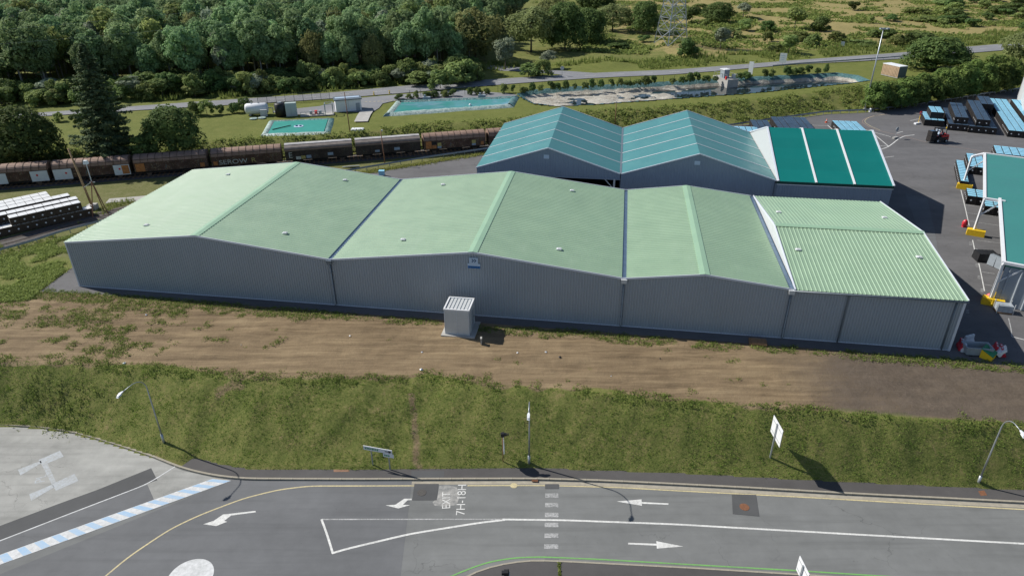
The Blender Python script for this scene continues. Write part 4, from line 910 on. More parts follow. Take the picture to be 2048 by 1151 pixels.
# ------------------------------------------------------------------ crates
def crate_meshes(w_, d_, h_, side, lid, slats):
    m = MB(); m.box((w_/2, d_/2, h_/2+.05), (w_, d_, h_-.1))
    for x in (.06, w_/2, w_-.06): m.box((x, d_/2, .04), (.1, d_, .08))
    for x in (.02, w_-.02): m.box((x, -.012, h_/2+.05), (.06, .03, h_-.14))
    b = m.mesh('crate_body'); b.materials.append(side)
    m = MB()
    if slats:
        for k in range(3): m.box((w_/2, d_*(.17+k*.33), h_-.0), (w_*.98, d_*.29, .05))
    else: m.box((w_/2, d_/2, h_+.0), (w_*.90, d_*.80, .06)); m.box((w_/2, d_/2, h_+.035), (w_*.74, d_*.5, .03))
    l = m.mesh('lid'); l.materials.append(lid)
    m = MB(); m.tube([(w_/2, -.005, h_*.52), (w_/2, -.03, h_*.52)], .11, 10); m.tube([(-.005, d_/2, h_*.52), (-.03, d_/2, h_*.52)], .11, 10); q = m.mesh('round_label'); q.materials.append(M_whitep)
    return b, l, q
CW, CD, CHt = 1.16, .90, 1.24
MBLUE = crate_meshes(CW-.03, CD-.05, CHt, M_cratek, M_lidblue, False); MDARK = crate_meshes(CW-.03, CD-.05, CHt, M_cratek, M_liddark, False)
MWHITE = crate_meshes(1.03, 1.38, 1.10, M_crateb, M_cratew, True)
def put_crate(ms, loc, rz, label, group):
    o = link('crate', ms[0], None); o.location = tuple(map(float, loc)); o.rotation_euler = (0, 0, rz); tag(o, label, 'crate', group)
    link('lid', ms[1], None, o); link('round_label', ms[2], None, o); return o
CR = []      # (priority, depth, meshes, loc, rz, label, group)
def block(origin, ang, cols, rows, lv, ms, label, c0=0, r0=0, under=None, jit=.012, w_=CW, d_=CD, h_=CHt):
    e1 = np.array([math.cos(ang), math.sin(ang), 0]); e2 = np.array([-e1[1], e1[0], 0])
    for c in range(cols):
        for r in range(rows):
            loc = np.asarray(origin, float)+e1*((c+c0)*w_)+e2*((r+r0)*d_)+np.array([0, 0, .016+lv*(h_+.035)])+np.array([random.uniform(-jit, jit), random.uniform(-jit, jit), 0])
            vis = True
            if under: vis = not (under[0] <= c < under[1] and under[2] <= r < under[3]) or r == 0 or c == 0
            CR.append((0 if vis else 1, depth_of(loc), ms, loc, ang+random.uniform(-.012, .012), label))
FA = R(-25.3)
def z8(x, y, h=0): return G(1860+x/8.22, 150+y/8.22, h)
def z7(x, y, h=0): return G(1800+x/5.755, 150+y/5.755, h)
def z3(x, y, h=0): return G(1848+x/5.755, 280+y/5.755, h)
def z1(x, y, h=0): return G(1440+x/5.115, 220+y/5.115, h)
block(z8(1262, 1017), FA, 3, 33, 0, MBLUE, 'black crate with pale blue lid in the long single-layer block nearest the grey shed')
block(z8(1262, 1017)+np.array([math.cos(FA), math.sin(FA), 0])*(3*CW+.9)+np.array([-math.sin(FA), math.cos(FA), 0])*.5, FA, 3, 33, 0, MBLUE, 'black crate with pale blue lid in the far right block against the shed')
block(z8(615, 945), FA, 4, 20, 0, MDARK, 'black crate in the lower layer of the largest double stack', under=(0, 3, 1, 20))
block(z8(615, 945), FA, 2, 20, 1, MDARK, 'black crate with dark lid on top of the largest double stack', c0=.85, r0=.6)
block(z8(275, 905), FA, 3, 16, 0, MDARK, 'black crate in the lower layer of the double stack behind the forklift', under=(0, 3, 1, 16))
block(z8(275, 905), FA, 2, 15, 1, MDARK, 'black crate with dark lid on top of the stack behind the forklift', c0=.75, r0=.7)
block(z7(270, 583), R(-22), 3, 8, 0, MBLUE, 'black crate with pale blue lid low in the stepped stack by the no-entry sign', under=(1, 3, 2, 8))
block(z7(270, 583), R(-22), 2, 6, 1, MBLUE, 'black crate with pale blue lid on top of the stepped stack by the no-entry sign', c0=.8, r0=1.4)
k6 = z8(845, 470, 2.55); k6[2] = 0
block(k6, FA, 2, 10, 0, MDARK, 'black crate low in the small dark stack behind the largest one', c0=.0, under=(0, 2, 1, 10)); block(k6, FA, 2, 9, 1, MDARK, 'black crate on top of the small dark stack behind the largest one')
TAa = R(-9.5)
def bk(x, y, h): q = z1(x, y, h); q[2] = 0; return q
block(bk(1240, 205, 1.25), TAa, 4, 11, 0, MBLUE, 'black crate with pale blue lid in the block behind the dark green tent', r0=-3)
block(bk(555, 180, 1.25)-np.array([0, 4, 0]), TAa, 3, 14, 0, MDARK, 'black crate with dark lid in the first dark block behind the white tent gable')
block(bk(735, 180, 1.25)-np.array([0, 4, 0]), TAa, 3, 14, 0, MDARK, 'black crate with dark lid in the second dark block behind the green tent ridge')
block(bk(330, 180, 1.25)-np.array([0, 2, 0]), TAa, 3, 9, 0, MDARK, 'black crate with dark lid in the short block left of the white tent gable')
block(bk(150, 215, 1.25), TAa, 4, 4, 0, MBLUE, 'black crate with pale blue lid peeping over the teal tent roof')
RA = R(-27)
q = z3(420, 470, 1.25); q[2] = 0; block(q, RA, 1, 13, 0, MBLUE, 'black crate with pale blue lid in the single row beside the farthest canopy post')
q = z3(500, 300, 1.25); q[2] = 0; block(q, RA, 2, 9, 0, MBLUE, 'black crate with pale blue lid in the double row behind the canopy post', c0=.25)
block(z3(475, 735), RA, 2, 4, 0, MBLUE, 'black crate with pale blue lid between the yellow footings'); block(z3(475, 735), RA, 2, 2, 0, MBLUE, 'black crate with pale blue lid behind the middle canopy post', c0=2.3, r0=2.0)
block(z3(670, 855), RA, 2, 3, 0, MBLUE, 'black crate under the front bay of the canopy')
q = z3(832, 150, 1.25); q[2] = 0; block(q, RA, 6, 6, 0, MBLUE, 'black crate with pale blue lid seen above the canopy roof edge', r0=-.2)
CR.sort(key=lambda k: (k[0], k[1])); LIM = 300
for pr_, dp, ms, loc, rz, lab in CR[:LIM]: put_crate(ms, loc, rz, lab, lab.replace('black crate', 'crates', 1))
rest = MB(); mi = {id(M_cratek): 0, id(M_lidblue): 1, id(M_liddark): 2}
for pr_, dp, ms, loc, rz, lab in CR[LIM:]:
    Mt = Matrix.Translation(Vector(tuple(map(float, loc)))) @ Matrix.Rotation(rz, 4, 'Z')
    for me in ms[:2]:
        rest.add([Mt @ v.co for v in me.vertices], [tuple(p.vertices) for p in me.polygons], mi[id(me.materials[0])])
if rest.v: struct(rest.build('crates', [M_cratek, M_lidblue, M_liddark]), 'stuff', 'remaining black crates deeper in the blocks and lower layers')
# white topped crates by the siding
WA = R(42.3); we1 = np.array([math.cos(WA), math.sin(WA), 0]); we2 = np.array([-we1[1], we1[0], 0])
def z4(x, y, h=0): return G(x/8.85, 340+y/8.85, h)
CR = []
w0 = z4(168, 1080, .57); w0[2] = 0; w0 = w0-we1*.53
block(w0-we1*2.12, WA, 12, 1, 0, MWHITE, 'brown crate with white film top in the front bottom row by the siding', w_=1.06, d_=1.5, h_=1.10)
block(w0+we1*1.0, WA, 8, 1, 1, MWHITE, 'brown crate with white slatted top in the front upper row by the siding', w_=1.06, d_=1.5, h_=1.10)
def woff(x, y, h): q = z4(x, y, h)-w0; return float(q @ we2)
o2, o3 = 1.95, 4.2
sA = float((z4(60, 735, 2.27)-w0) @ we1); sB = float((z4(1340, 460, 2.27)-w0) @ we1)
n2 = 11
for lv in (0, 1): block(w0+we1*(sB-n2*1.06)+we2*o2, WA, n2, 1, lv, MWHITE, 'brown crate with white film top in the middle %s row' % ('lower' if lv == 0 else 'upper'), w_=1.06, d_=1.5, h_=1.10)
sC = float((z4(1170, 375, 2.27)-w0) @ we1)
for lv in (0, 1):
    block(w0+we1*(sC-10*1.06)+we2*o3, WA, 10, 1, lv, MWHITE, 'white film topped crate at the back of the white block, %s layer' % ('lower' if lv == 0 else 'upper'), w_=1.06, d_=1.5, h_=1.10)
    block(w0+we1*(sC-10*1.06)+we2*(o3+1.5), WA, 8, 2, lv, MWHITE, 'white film topped crate in the last rows beside the train, %s layer' % ('lower' if lv == 0 else 'upper'), w_=1.06, d_=1.5, h_=1.10)
for pr_, dp, ms, loc, rz, lab in CR: put_crate(ms, loc, rz, lab, lab.replace('crate', 'crates', 1))

# ------------------------------------------------------------------ basins
t = NT('liner_teal'); n_ = t.noise(.9, 5, .65, dist=1.0); t.bump(t.noise(1.6, 4, .6, dist=2.0), 1.0, .25)
M_liner = t.fin(t.ramp(n_, [(.3, (.045, .12, .12)), (.5, (.085, .19, .19)), (.7, (.22, .33, .33))]), .45, .5)
t = NT('liner_pale'); n_ = t.noise(1.1, 5, .65, dist=1.0); t.bump(t.noise(1.8, 4, .6, dist=2.0), 1.0, .2)
M_linerp = t.fin(t.ramp(n_, [(.3, (.16, .26, .24)), (.5, (.33, .43, .40)), (.7, (.55, .62, .60))]), .5, .5)
t = NT('basin_sludge'); hgt = t.attr('rim'); n_ = t.noise(.35, 6, .7); n2_ = t.noise(1.2, 5, .7, dist=1.2)
sl_c = t.ramp(t.math('ADD', t.math('MULTIPLY', n_, .6), t.math('MULTIPLY', n2_, .4)), [(.36, (.20, .17, .13)), (.48, (.42, .39, .33)), (.62, (.55, .53, .47))])
ln_c = t.ramp(n2_, [(.3, (.035, .10, .11)), (.55, (.07, .17, .175)), (.75, (.20, .29, .29))])
t.bump(t.noise(1.3, 4, .6, dist=2.5), 1.0, .3)
M_basin = t.fin(t.mix(t.ramp(t.math('ADD', hgt, t.math('MULTIPLY', t.math('SUBTRACT', n_, .5), .5)), [(.40, 0.), (.52, 1.)]), sl_c, ln_c), .6, .4)
bx0, by0 = BASIN.min(0); bx1, by1 = BASIN.max(0)
X_, Y_ = np.meshgrid(np.arange(bx0-1, bx1+1, .55), np.arange(by0-1, by1+1, .55)); xf, yf = X_.ravel(), Y_.ravel()
ins = in_poly(xf, yf, BASIN); dd_ = d_poly(xf, yf, BASIN); sd_ = np.where(ins, dd_, -dd_); k = np.clip(sd_/2.2, -.2, 1)
wr = vnoise(xf, yf, 1.3, 21)*.14+vnoise(xf+yf, yf, .8, 22)*.07
bot = .26*vnoise(xf, yf, 5, 23)+.13*vnoise(xf, yf, 1.8, 24)+.10*vnoise(xf, yf, .9, 29)-np.clip((xf-36)/22, -.10, .5)
zf = LAWN+.12-1.3*np.clip(k, -.02, 1)+np.where(k < .95, wr*np.clip((sd_+.5)*1.2, 0, 1), 0)+np.where(k > .6, bot*(k-.6)/.4, 0)
keep = sd_ > -.7; idm = -np.ones(len(xf), int); idm[keep] = np.arange(keep.sum()); nxx = X_.shape[1]
ii = (np.arange(X_.shape[0]-1)[:, None]*nxx+np.arange(nxx-1)[None, :]).ravel(); Fq = np.stack([ii, ii+1, ii+nxx+1, ii+nxx], 1); ok = keep[Fq].all(1)
basin = thing('settling_basin', 'large curved settling basin with green liner, pale sludge and dark water', 'basin')
bulk('lining', np.stack([xf, yf, zf], 1)[keep], idm[Fq[ok]], M_basin, {'rim': ('POINT', (1-np.clip(k, 0, 1))[keep])}, basin, True)
t = NT('pond_water'); t.bump(t.noise(1.5, 3), .04, .05); M_water = t.fin((.016, .026, .032), .05, .6)
wp = [np.array([x, y, LAWN-1.20]) for x, y in (BASIN-BASIN.mean(0))*.985+BASIN.mean(0)]
o = sheet('water_surface', wp, M_water, basin)
def pool(name, px, label, rim_w, rim_h, cover, inset, cz, cat='pond', cover_name='cover'):
    P = GP(px, LAWN); c0 = sum(P)/4; t_ = thing(name, label, cat, c0); N = 24
    for i in range(4):
        a, b = P[i]-c0, P[(i+1) % 4]-c0; d = (b-a)/np.linalg.norm(b-a); nin = np.array([-d[1], d[0], 0]); L = np.linalg.norm(b-a)
        m = MB(); vs = []; nk = max(4, int(L/.7)); prof = [(0, -.05), (.3*rim_w, rim_h*.85), (.62*rim_w, rim_h), (.85*rim_w, rim_h*.55), (1.15*rim_w, -.1)]
        for k in range(nk+1):
            for w_, h in prof:
                s = k/nk; e = w_*min(1, 1); p = a+(b-a)*s; cut = min(1, max(0, min(s, 1-s)*L/(rim_w*1.15+.01)))
                p = a+(b-a)*min(max(s, w_/L), 1-w_/L)+nin*w_; vs.append(p+np.array([0, 0, h*(1+random.uniform(-.13, .13))]))
        q = len(prof); m.add(vs, [(k*q+j, (k+1)*q+j, (k+1)*q+j+1, k*q+j+1) for k in range(nk) for j in range(q-1)]); m.build('liner_bank', M_liner if i in (1, 2) else M_linerp, t_, True)
    cc = [c0*0+(p-c0)*inset+np.array([0, 0, cz]) for p in P]; m = MB(); K = 14; vs = []
    for i in range(K+1):
        for j in range(K+1):
            u_, v_ = i/K, j/K; p = (cc[0]*(1-u_)+cc[1]*u_)*(1-v_)+(cc[3]*(1-u_)+cc[2]*u_)*v_; vs.append(p+np.array([0, 0, random.uniform(-.02, .02)]))
    m.add(vs, [(i*(K+1)+j, (i+1)*(K+1)+j, (i+1)*(K+1)+j+1, i*(K+1)+j+1) for i in range(K) for j in range(K)]); cv = m.build(cover_name, cover, t_, True)
    return t_, cc
M_cover = pm('teal_cover', (.035, .27, .225), .5, .08, .6, .4)
t = NT('teal_pool_film'); nn_ = t.noise(.14, 4, .6, dist=1.2); M_pool = t.fin(t.ramp(nn_, [(.36, (.055, .30, .28)), (.5, (.09, .30, .32)), (.64, (.18, .34, .43))]), .15, .6)
po, cc = pool('covered_pool', [(520, 273.5), (661, 268.5), (670, 237.5), (537, 243)], 'small rectangular pool under a flat teal cover near the white tank', 1.3, .35, M_cover, .80, .22)
m = MB(); q0, q1 = cc[0]*.75+cc[3]*.25, cc[0]*.35+cc[2]*.25+cc[1]*.1+cc[3]*.3; m.tube([q0*.9+np.array([0, 0, .12]), q1+np.array([0, 0, .14])], .08, 6); m.build('hose', M_black, po)
ct = sum(cc)/4; m = MB(); m.tube([ct+np.array([0, 0, .02]), ct+np.array([0, 0, .06])], .9, 18); m.build('pale_ring', M_paleblue, po)
for s_ in (-.35, .35): m = MB(); m.box(ct+np.array([s_, 0, .12]), (.35, .35, .15)); m.build('float', M_navy, po)
po2, cc = pool('open_pool', [(765, 234), (1028, 215), (1040, 195), (790, 204.5)], 'long open pool with turquoise film and pale liner banks', 1.9, .55, M_pool, .88, .25, 'pond', 'film')
for s_ in (.22, .72):
    p = cc[3]*(1-s_)+cc[2]*s_+np.array([0, .4, .35]); m = MB(); m.box(p, (1.6, .8, .7)); m.box(p+np.array([-.4, 0, .55]), (.35, .35, .5)); m.build('pump_unit', M_grey, po2)
m = MB(); m.sphere((cc[0]*.3+cc[2]*.3+cc[1]*.3)+np.array([0, 0, .15]), .28); m.build('float_ball', M_whitep, po2, True)
# intake platform in the big basin
ip = thing('intake_platform', 'concrete intake platform with a blue-grey cabinet jutting into the basin', 'platform', G(1462, 172, LAWN-.9), R(20))
m = MB(); m.box((0, 2.5, .45), (3.0, 6.0, 2.3)); m.build('slab', M_conc, ip)
m = MB(); m.box((-.6, 2.2, 2.5), (1.5, 1.6, 2.0)); cb = m.build('cabinet', M_grey, ip); m = MB(); m.box((-.6, 2.2, 3.55), (1.7, 1.8, .15)); m.build('roof', M_white, cb)
m = MB(); m.box((1.0, .8, 2.0), (.7, .7, 1.0)); m.build('control_box', M_lgrey, ip)
m = MB(); 
for x in (-1.4, 1.4):
    for y in (0, 2, 4, 5.3): m.bar((x, y, 1.6), (x, y, 2.6), .05)
    m.bar((x, 0, 2.6), (x, 5.3, 2.6), .05)
m.build('railing', M_steel, ip)
m = MB(); m.box((-1.5, .3, 1.9), (.3, .35, .7)); m.build('red_box', M_red, ip)

# ------------------------------------------------------------------ tank, cabinets, hut, fence on the lawn
LW = lambda x, y: G(x, y, LAWN+.03)
a_, b_ = LW(492, 233), LW(536, 231); dv = b_-a_; ln = float(np.hypot(dv[0], dv[1])); tk = thing('storage_tank', 'white horizontal cylindrical tank on cradles beside the lawn', 'tank', a_, math.atan2(dv[1], dv[0]))
m = MB(); m.tube([(-.1, .9, 1.25), (0, .9, 1.25), (.35, .9, 1.25), (ln-.35, .9, 1.25), (ln, .9, 1.25), (ln+.1, .9, 1.25)], [.55, .9, 1.08, 1.08, .9, .55], 20); m.build('vessel', M_whitep, tk, True)
for x in (.8, ln-.8): m = MB(); m.box((x, .9, .2), (.35, 1.5, .4)); m.build('cradle', M_conc, tk)
for x in (1.2, 2.6): m = MB(); m.tube([(x, .9, 2.3), (x, .9, 2.5)], .14, 10); m.build('valve', M_steel, tk)
m = MB(); m.box((ln*.85, -.5, .65), (1.3, .5, 1.3)); m.build('control_cabinet', M_lgrey, tk)
m = MB(); m.tube([(ln+.1, .9, 1.3), (ln+1.0, .9, 1.3), (ln+1.0, .6, .2)], .09, 8); m.build('pipe', M_steel, tk)
bt = thing('black_tank', 'upright black tank next to the grey-green cabinet', 'tank', LW(563, 232)); m = MB(); m.tube([(0, 0, 0), (0, 0, 2.4), (0, 0, 2.6)], [1.1, 1.1, .8], 18); m.build('vessel', M_black, bt, True)
m = MB(); m.tube([(0, 0, 2.55), (0, 0, 2.75)], .35, 12); m.build('lid', M_grey, bt)
gcb = thing('equipment_cabinet', 'tall grey-green equipment cabinet beside the black tank', 'cabinet', LW(584, 233), R(12)); m = MB(); m.box((0, .6, 1.3), (2.1, 1.2, 2.6)); bd = m.build('body', pm('grey_green', (.40, .47, .46), .5, .06), gcb)
for x in (-.52, .52): m = MB(); m.box((x, -.02, 1.3), (.98, .04, 2.4)); m.build('door', M_lgrey, bd)
pr_ = thing('pump_skid', 'small red and grey pump set under an open steel frame', 'pump', LW(635, 230), R(12))
m = MB(); m.box((0, 0, .1), (6.5, 2.2, .2)); m.build('base_slab', M_conc, pr_)
for x in (-1.2, -.2, .6): m = MB(); m.tube([(x, 0, .2), (x, 0, .9)], .3, 12); m.tube([(x, -.4, .7), (x, .4, .7)], .22, 10); m.build('pump', M_red if x > -.5 and x < .2 else M_grey, pr_)
for x in (1.6, 3.1):
    for y in (-.9, .9): m = MB(); m.bar((x, y, 0), (x, y, 2.2), .12); m.build('frame_post', M_steel, pr_)
m = MB(); 
for y in (-.9, .9): m.bar((1.6, y, 2.2), (3.1, y, 2.2), .12)
for x in (1.6, 3.1): m.bar((x, -.9, 2.2), (x, .9, 2.2), .12)
m.build('frame_top', M_steel, pr_)
m = MB(); m.bar((-3.2, -.9, .9), (1.4, -.9, .9), .06); m.bar((-3.2, -.9, .5), (1.4, -.9, .5), .06)
for x in np.arange(-3.2, 1.5, 1.1): m.bar((x, -.9, .1), (x, -.9, .9), .06)
m.build('railing', M_steel, pr_)
a_, b_ = LW(673, 225), LW(724, 221); dv = b_-a_; ln = float(np.hypot(dv[0], dv[1])); hut = thing('service_hut', 'low white service hut with dark flat roof beside the driveway', 'hut', a_, math.atan2(dv[1], dv[0]))
m = MB(); m.box((ln/2, 1.4, 1.15), (ln, 2.8, 2.3)); m.build('wall', M_whitep, hut); m = MB(); m.box((ln/2, 1.4, 2.4), (ln+.4, 3.2, .2)); rf = m.build('roof', M_pipe, hut)
m = MB(); m.box((ln/2, 1.6, 2.53), (ln*.95, 1.1, .06)); m.build('skylight', M_paleblue, rf); m = MB(); m.box((ln*.86, -.02, .85), (.8, .05, 1.5)); m.build('door', M_grey, hut)
m = MB(); m.box((ln*.5, -.02, 1.4), (.04, .04, 1.8)); m.build('wall_joint', M_lgrey, hut)
# mesh fence in front of the road
a_, b_ = LW(517, 210), LW(660, 199.5); dv = b_-a_; ln = float(np.hypot(dv[0], dv[1])); fe = thing('mesh_fence', 'dark green wire mesh fence between the pump station and the road', 'fence', a_, math.atan2(dv[1], dv[0]))
M_fence = pm('fence_green', (.03, .055, .045), .6, .1)
for x in np.linspace(0, ln, 9): m = MB(); m.bar((x, 0, 0), (x, 0, 2.0), .08); m.build('post', M_fence, fe)
xs_ = np.linspace(0, ln, 9)
for k in range(8):
    m = MB()
    for z_ in np.linspace(.1, 1.95, 9): m.bar((xs_[k], 0, z_), (xs_[k+1], 0, z_), .018)
    for x in np.linspace(xs_[k], xs_[k+1], 12): m.bar((x, 0, .1), (x, 0, 1.95), .012)
    m.build('wire_panel', M_fence, fe)
a_, b_ = LW(1660-700, 181), LW(1400, 160)
fp = [LW(820+k*22, 196.5-k*1.3) for k in range(26)]
fl = thing('post_fence', 'thin dark post and wire fence along the shrub row by the road', 'fence', fp[0])
for p in fp: m = MB(); m.bar(p-fp[0], p-fp[0]+np.array([0, 0, 1.7]), .07); m.build('post', M_fence, fl)
m = MB(); 
for z_ in (.4, .9, 1.4, 1.7):
    for i in range(len(fp)-1): m.bar(fp[i]-fp[0]+np.array([0, 0, z_]), fp[i+1]-fp[0]+np.array([0, 0, z_]), .015)
m.build('wire', M_fence, fl)
for x, y in ((748, 191), (779, 188)):
    m = MB(); m.tube([(0, 0, 0), (0, 0, .8)], .14, 10); m.tube([(0, 0, .5), (0, 0, .62)], .15, 10, 1); o = m.build('bollard', [M_yellow, M_white]); o.location = LW(x, y); tag(o, 'small yellow bollard at the driveway mouth, %s one' % ('left' if x < 760 else 'right'), 'bollard', 'driveway bollards')
for i, (x, y, r_) in enumerate(((507, 238, .75), (524, 236.5, .75))):
    m = MB(); m.tube([(0, 0, 0), (0, 0, .12)], r_, 18); m.tube([(0, 0, .12), (0, 0, .17)], r_*.3, 10); o = m.build('round_hatch', M_linerp); o.location = LW(x, y)+np.array([0, 0, .03]); tag(o, 'round turquoise manhole lid on the lawn, %s of the pair' % ('left' if i == 0 else 'right'), 'manhole', 'lawn manhole lids')
m = MB(); m.box((0, 0, .12), (2.2, 1.5, .24)); m.box((0, 0, .26), (1.9, 1.2, .06)); o = m.build('inspection_slab', M_whitep); o.location = LW(715, 260); tag(o, 'pale square concrete inspection slab on the lawn above the train', 'slab')

# ------------------------------------------------------------------ poles, mast, pylon, boards, container
def pole(px_b, zb, h, lean, r0, r1, mat, name, label, extra=None):
    b = G(*px_b, zb); t_ = thing(name, label, 'pole', b); m = MB(); m.tube([(0, 0, -.3), (lean[0], lean[1], h)], [r0, r1], 10); m.build('shaft', mat, t_, True)
    return t_
M_wpole = pm('light_wood', (.36, .24, .13), .85, .2, 4)
wpole = pole((187, 418), 0, 9.0, (-.7, -.3), .17, .11, M_wpole, 'wooden_pole', 'leaning wooden pole on a concrete foot behind the white crates')
m = MB(); m.box((0, 0, .35), (1.1, 1.1, .8)); m.build('foot_block', M_conc, wpole)
fl_ = thing('floodlight_tripod', 'rusty tripod mast with a white floodlight beside the wooden pole', 'floodlight', G(203, 428, 0))
m = MB(); m.tube([(0, 0, 4.6), (0, 0, 7.4)], .06, 8); m.build('mast', M_lgrey, fl_)
for dx, dy in ((-.6, -1.2), (1.2, -.3), (-.3, 1.3)): m = MB(); m.tube([(dx, dy, 0), (0, 0, 4.9)], .07, 8); m.build('leg', M_rust, fl_)
m = MB(); m.bar((-1.5, .2, 3.9), (0, 0, 4.8), .08); m.bar((-.3, 0, 4.7), (.4, .1, 4.7), .1); m.build('arm', M_steel, fl_)
m = MB(); m.box((0, 0, 7.6), (.6, .5, .5), taper=.7); m.build('lamp_head', M_whitep, fl_)
for (px, py), zb, h, lean, lab in (((770, 327), 0, 5.6, (-.2, 0), 'thin rusty pole standing in front of the grey-roofed wagon'), ((700, 264), LAWN, 7.2, (-.2, .1), 'dark pole with small lamp arms beside the white hut'), ((1230, 248), 1.0, 4.2, (0, 0), 'dark thin pole with white cap behind the teal tent valley')):
    t_ = pole((px, py), zb, h, lean, .09, .07, M_rust, 'rusty_pole', lab)
    m = MB(); 
    if px == 700: m.bar((-.9, .1, 6.9), (-.2, .1, 7.2), .05); m.bar((-.2, .1, 7.2), (.9, .1, 6.9), .05); m.box((1.0, .1, 6.88), (.5, .25, .12))
    else: m.box((0, 0, h+.1), (.22, .22, .25))
    m.build('lamp_arm' if px == 700 else 'cap', M_lgrey, t_)
mb_ = G(1729, 221, 0); mast = thing('floodlight_mast', 'tall thin grey floodlight mast at the back corner of the yard', 'mast', mb_)
m = MB(); m.tube([(0, 0, 0), (0, 0, 16.6)], [.19, .09], 12); m.build('shaft', M_steel, mast, True); m = MB(); m.tube([(0, 0, 0), (0, 0, .5)], .3, 12); m.build('base', M_conc, mast)
m = MB(); m.bar((-.7, 0, 16.6), (.9, .1, 16.6), .1); m.build('crossbar', M_steel, mast)
for x in (-.6, 0, .8): m = MB(); m.box((x, -.2, 16.75), (.5, .5, .25)); m.build('floodlight', M_grey, mast)
m = MB(); m.tube([(0, 0, 0), (0, 0, .55)], .28, 12); m.sphere((0, 0, .55), .28, 10, 6); o = m.build('white_bollard', M_whitep); o.location = G(1740, 224, 0); tag(o, 'white rounded bollard at the foot of the tall mast', 'bollard')
# pylon
pb = G(1341, 88, LAWN+.6); py_ = thing('lattice_pylon', 'grey steel lattice pylon rising out of frame above the meadow', 'pylon', pb, R(25))
PH, w0_, w1_ = 34., 3.6, .8
def pw(z_): return w0_+(w1_-w0_)*min(1, z_/26)
for sx_, sy_ in ((-1, -1), (1, -1), (1, 1), (-1, 1)):
    m = MB(); m.bar((sx_*w0_, sy_*w0_, 0), (sx_*w1_, sy_*w1_, 26), .28); m.bar((sx_*w1_, sy_*w1_, 26), (sx_*.2, sy_*.2, PH), .2); m.build('leg', M_steel, py_)
lev = [0, 4.2, 7.8, 11, 14, 16.8, 19.4, 21.8, 24, 26]
for k in range(len(lev)-1):
    z0_, z1_ = lev[k], lev[k+1]; a, b = pw(z0_), pw(z1_); m = MB()
    for (x0, y0), (x1, y1) in (((-1, -1), (1, -1)), ((1, -1), (1, 1)), ((1, 1), (-1, 1)), ((-1, 1), (-1, -1))):
        m.bar((x0*a, y0*a, z0_), (x1*b, y1*b, z1_), .14); m.bar((x1*a, y1*a, z0_), (x0*b, y0*b, z1_), .14); m.bar((x0*b, y0*b, z1_), (x1*b, y1*b, z1_), .14)
        xm, ym = (x0+x1)/2, (y0+y1)/2
        if k < 4: m.bar((xm*(a+b)/2, ym*(a+b)/2, (z0_+z1_)/2), (x0*a, y0*a, (z0_+z1_)/2), .08)
    m.build('brace_panel', M_steel, py_)
for z_ in (22, 27, 31): m = MB(); m.bar((-5, 0, z_), (5, 0, z_), .22); m.bar((-5, 0, z_), (0, 0, z_+1.4), .12); m.bar((5, 0, z_), (0, 0, z_+1.4), .12); m.build('crossarm', M_steel, py_)
# boards
for (bx, by), w_, h_, ph, hd_, lab in (((1500, 150), 1.1, 3.0, .2, -35, 'narrow white advertising panel standing on the basin rim'), ((1563, 136), 1.7, 2.4, 1.3, -28, 'white notice board on a thin post beside the back road'), ((1684, 96), 1.0, 1.3, .5, -20, 'small white notice sign beyond the back road')):
    b = G(bx, by, LAWN); t_ = thing('notice_board', lab, 'sign', b, R(hd_)); m = MB(); m.bar((0, .05, 0), (0, .05, ph+h_*.6), .09); m.build('post', M_steel, t_); m = MB(); m.box((0, 0, ph+h_/2), (w_, .06, h_)); bd = m.build('board', M_whitep, t_)
    if w_ > 1.5:
        for k in range(3): m = MB(); m.box((-.1, -.035, ph+h_*.75-k*.5), (1.0-.2*k, .012, .12)); m.build('print_line', M_paleblue, bd)
rsn = thing('round_sign', 'small round road sign on a post at the side road mouth', 'sign', G(1124, 153, LAWN), R(15)); m = MB(); m.bar((0, .05, 0), (0, .05, 2.2), .08); m.build('post', M_steel, rsn); m = MB(); m.tube([(0, 0, 2.0), (0, -.04, 2.0)], .5, 16); m.build('plate', M_lgrey, rsn)
# container on the lawn
a_, b_ = G(1761, 150, LAWN), G(1791, 157, LAWN); dv = b_-a_; ln = float(np.hypot(dv[0], dv[1])); co = thing('shipping_container', 'weathered beige container with white roof on the lawn behind the basin', 'container', a_, math.atan2(dv[1], dv[0]))
M_beige = pm('beige_boards', (.42, .30, .20), .8, .2, 1.2, .3, dirt=.3); ln = max(ln, 5.2)
ribbed('side_wall', M_beige, co, rib_profile(0, ln, .45, .05), lambda s: (s, 0, .3), lambda s: (s, 0, 2.75), (0, -1, 0)); m = MB(); m.box((ln/2, 1.2, 2.8), (ln+.1, 2.5, .12)); m.build('roof', M_whitep, co)
m = MB(); m.box((ln/2, 2.42, 1.5), (ln, .06, 2.5)); m.box((.03, 1.2, 1.5), (.06, 2.4, 2.5)); m.build('shell', M_beige, co); m = MB(); m.box((ln-.02, 1.2, 1.5), (.06, 2.4, 2.5)); m.build('end_door', M_pipe, co); m = MB(); m.box((ln/2, 1.2, .2), (ln, 2.3, .25)); m.build('base_frame', M_conc, co)

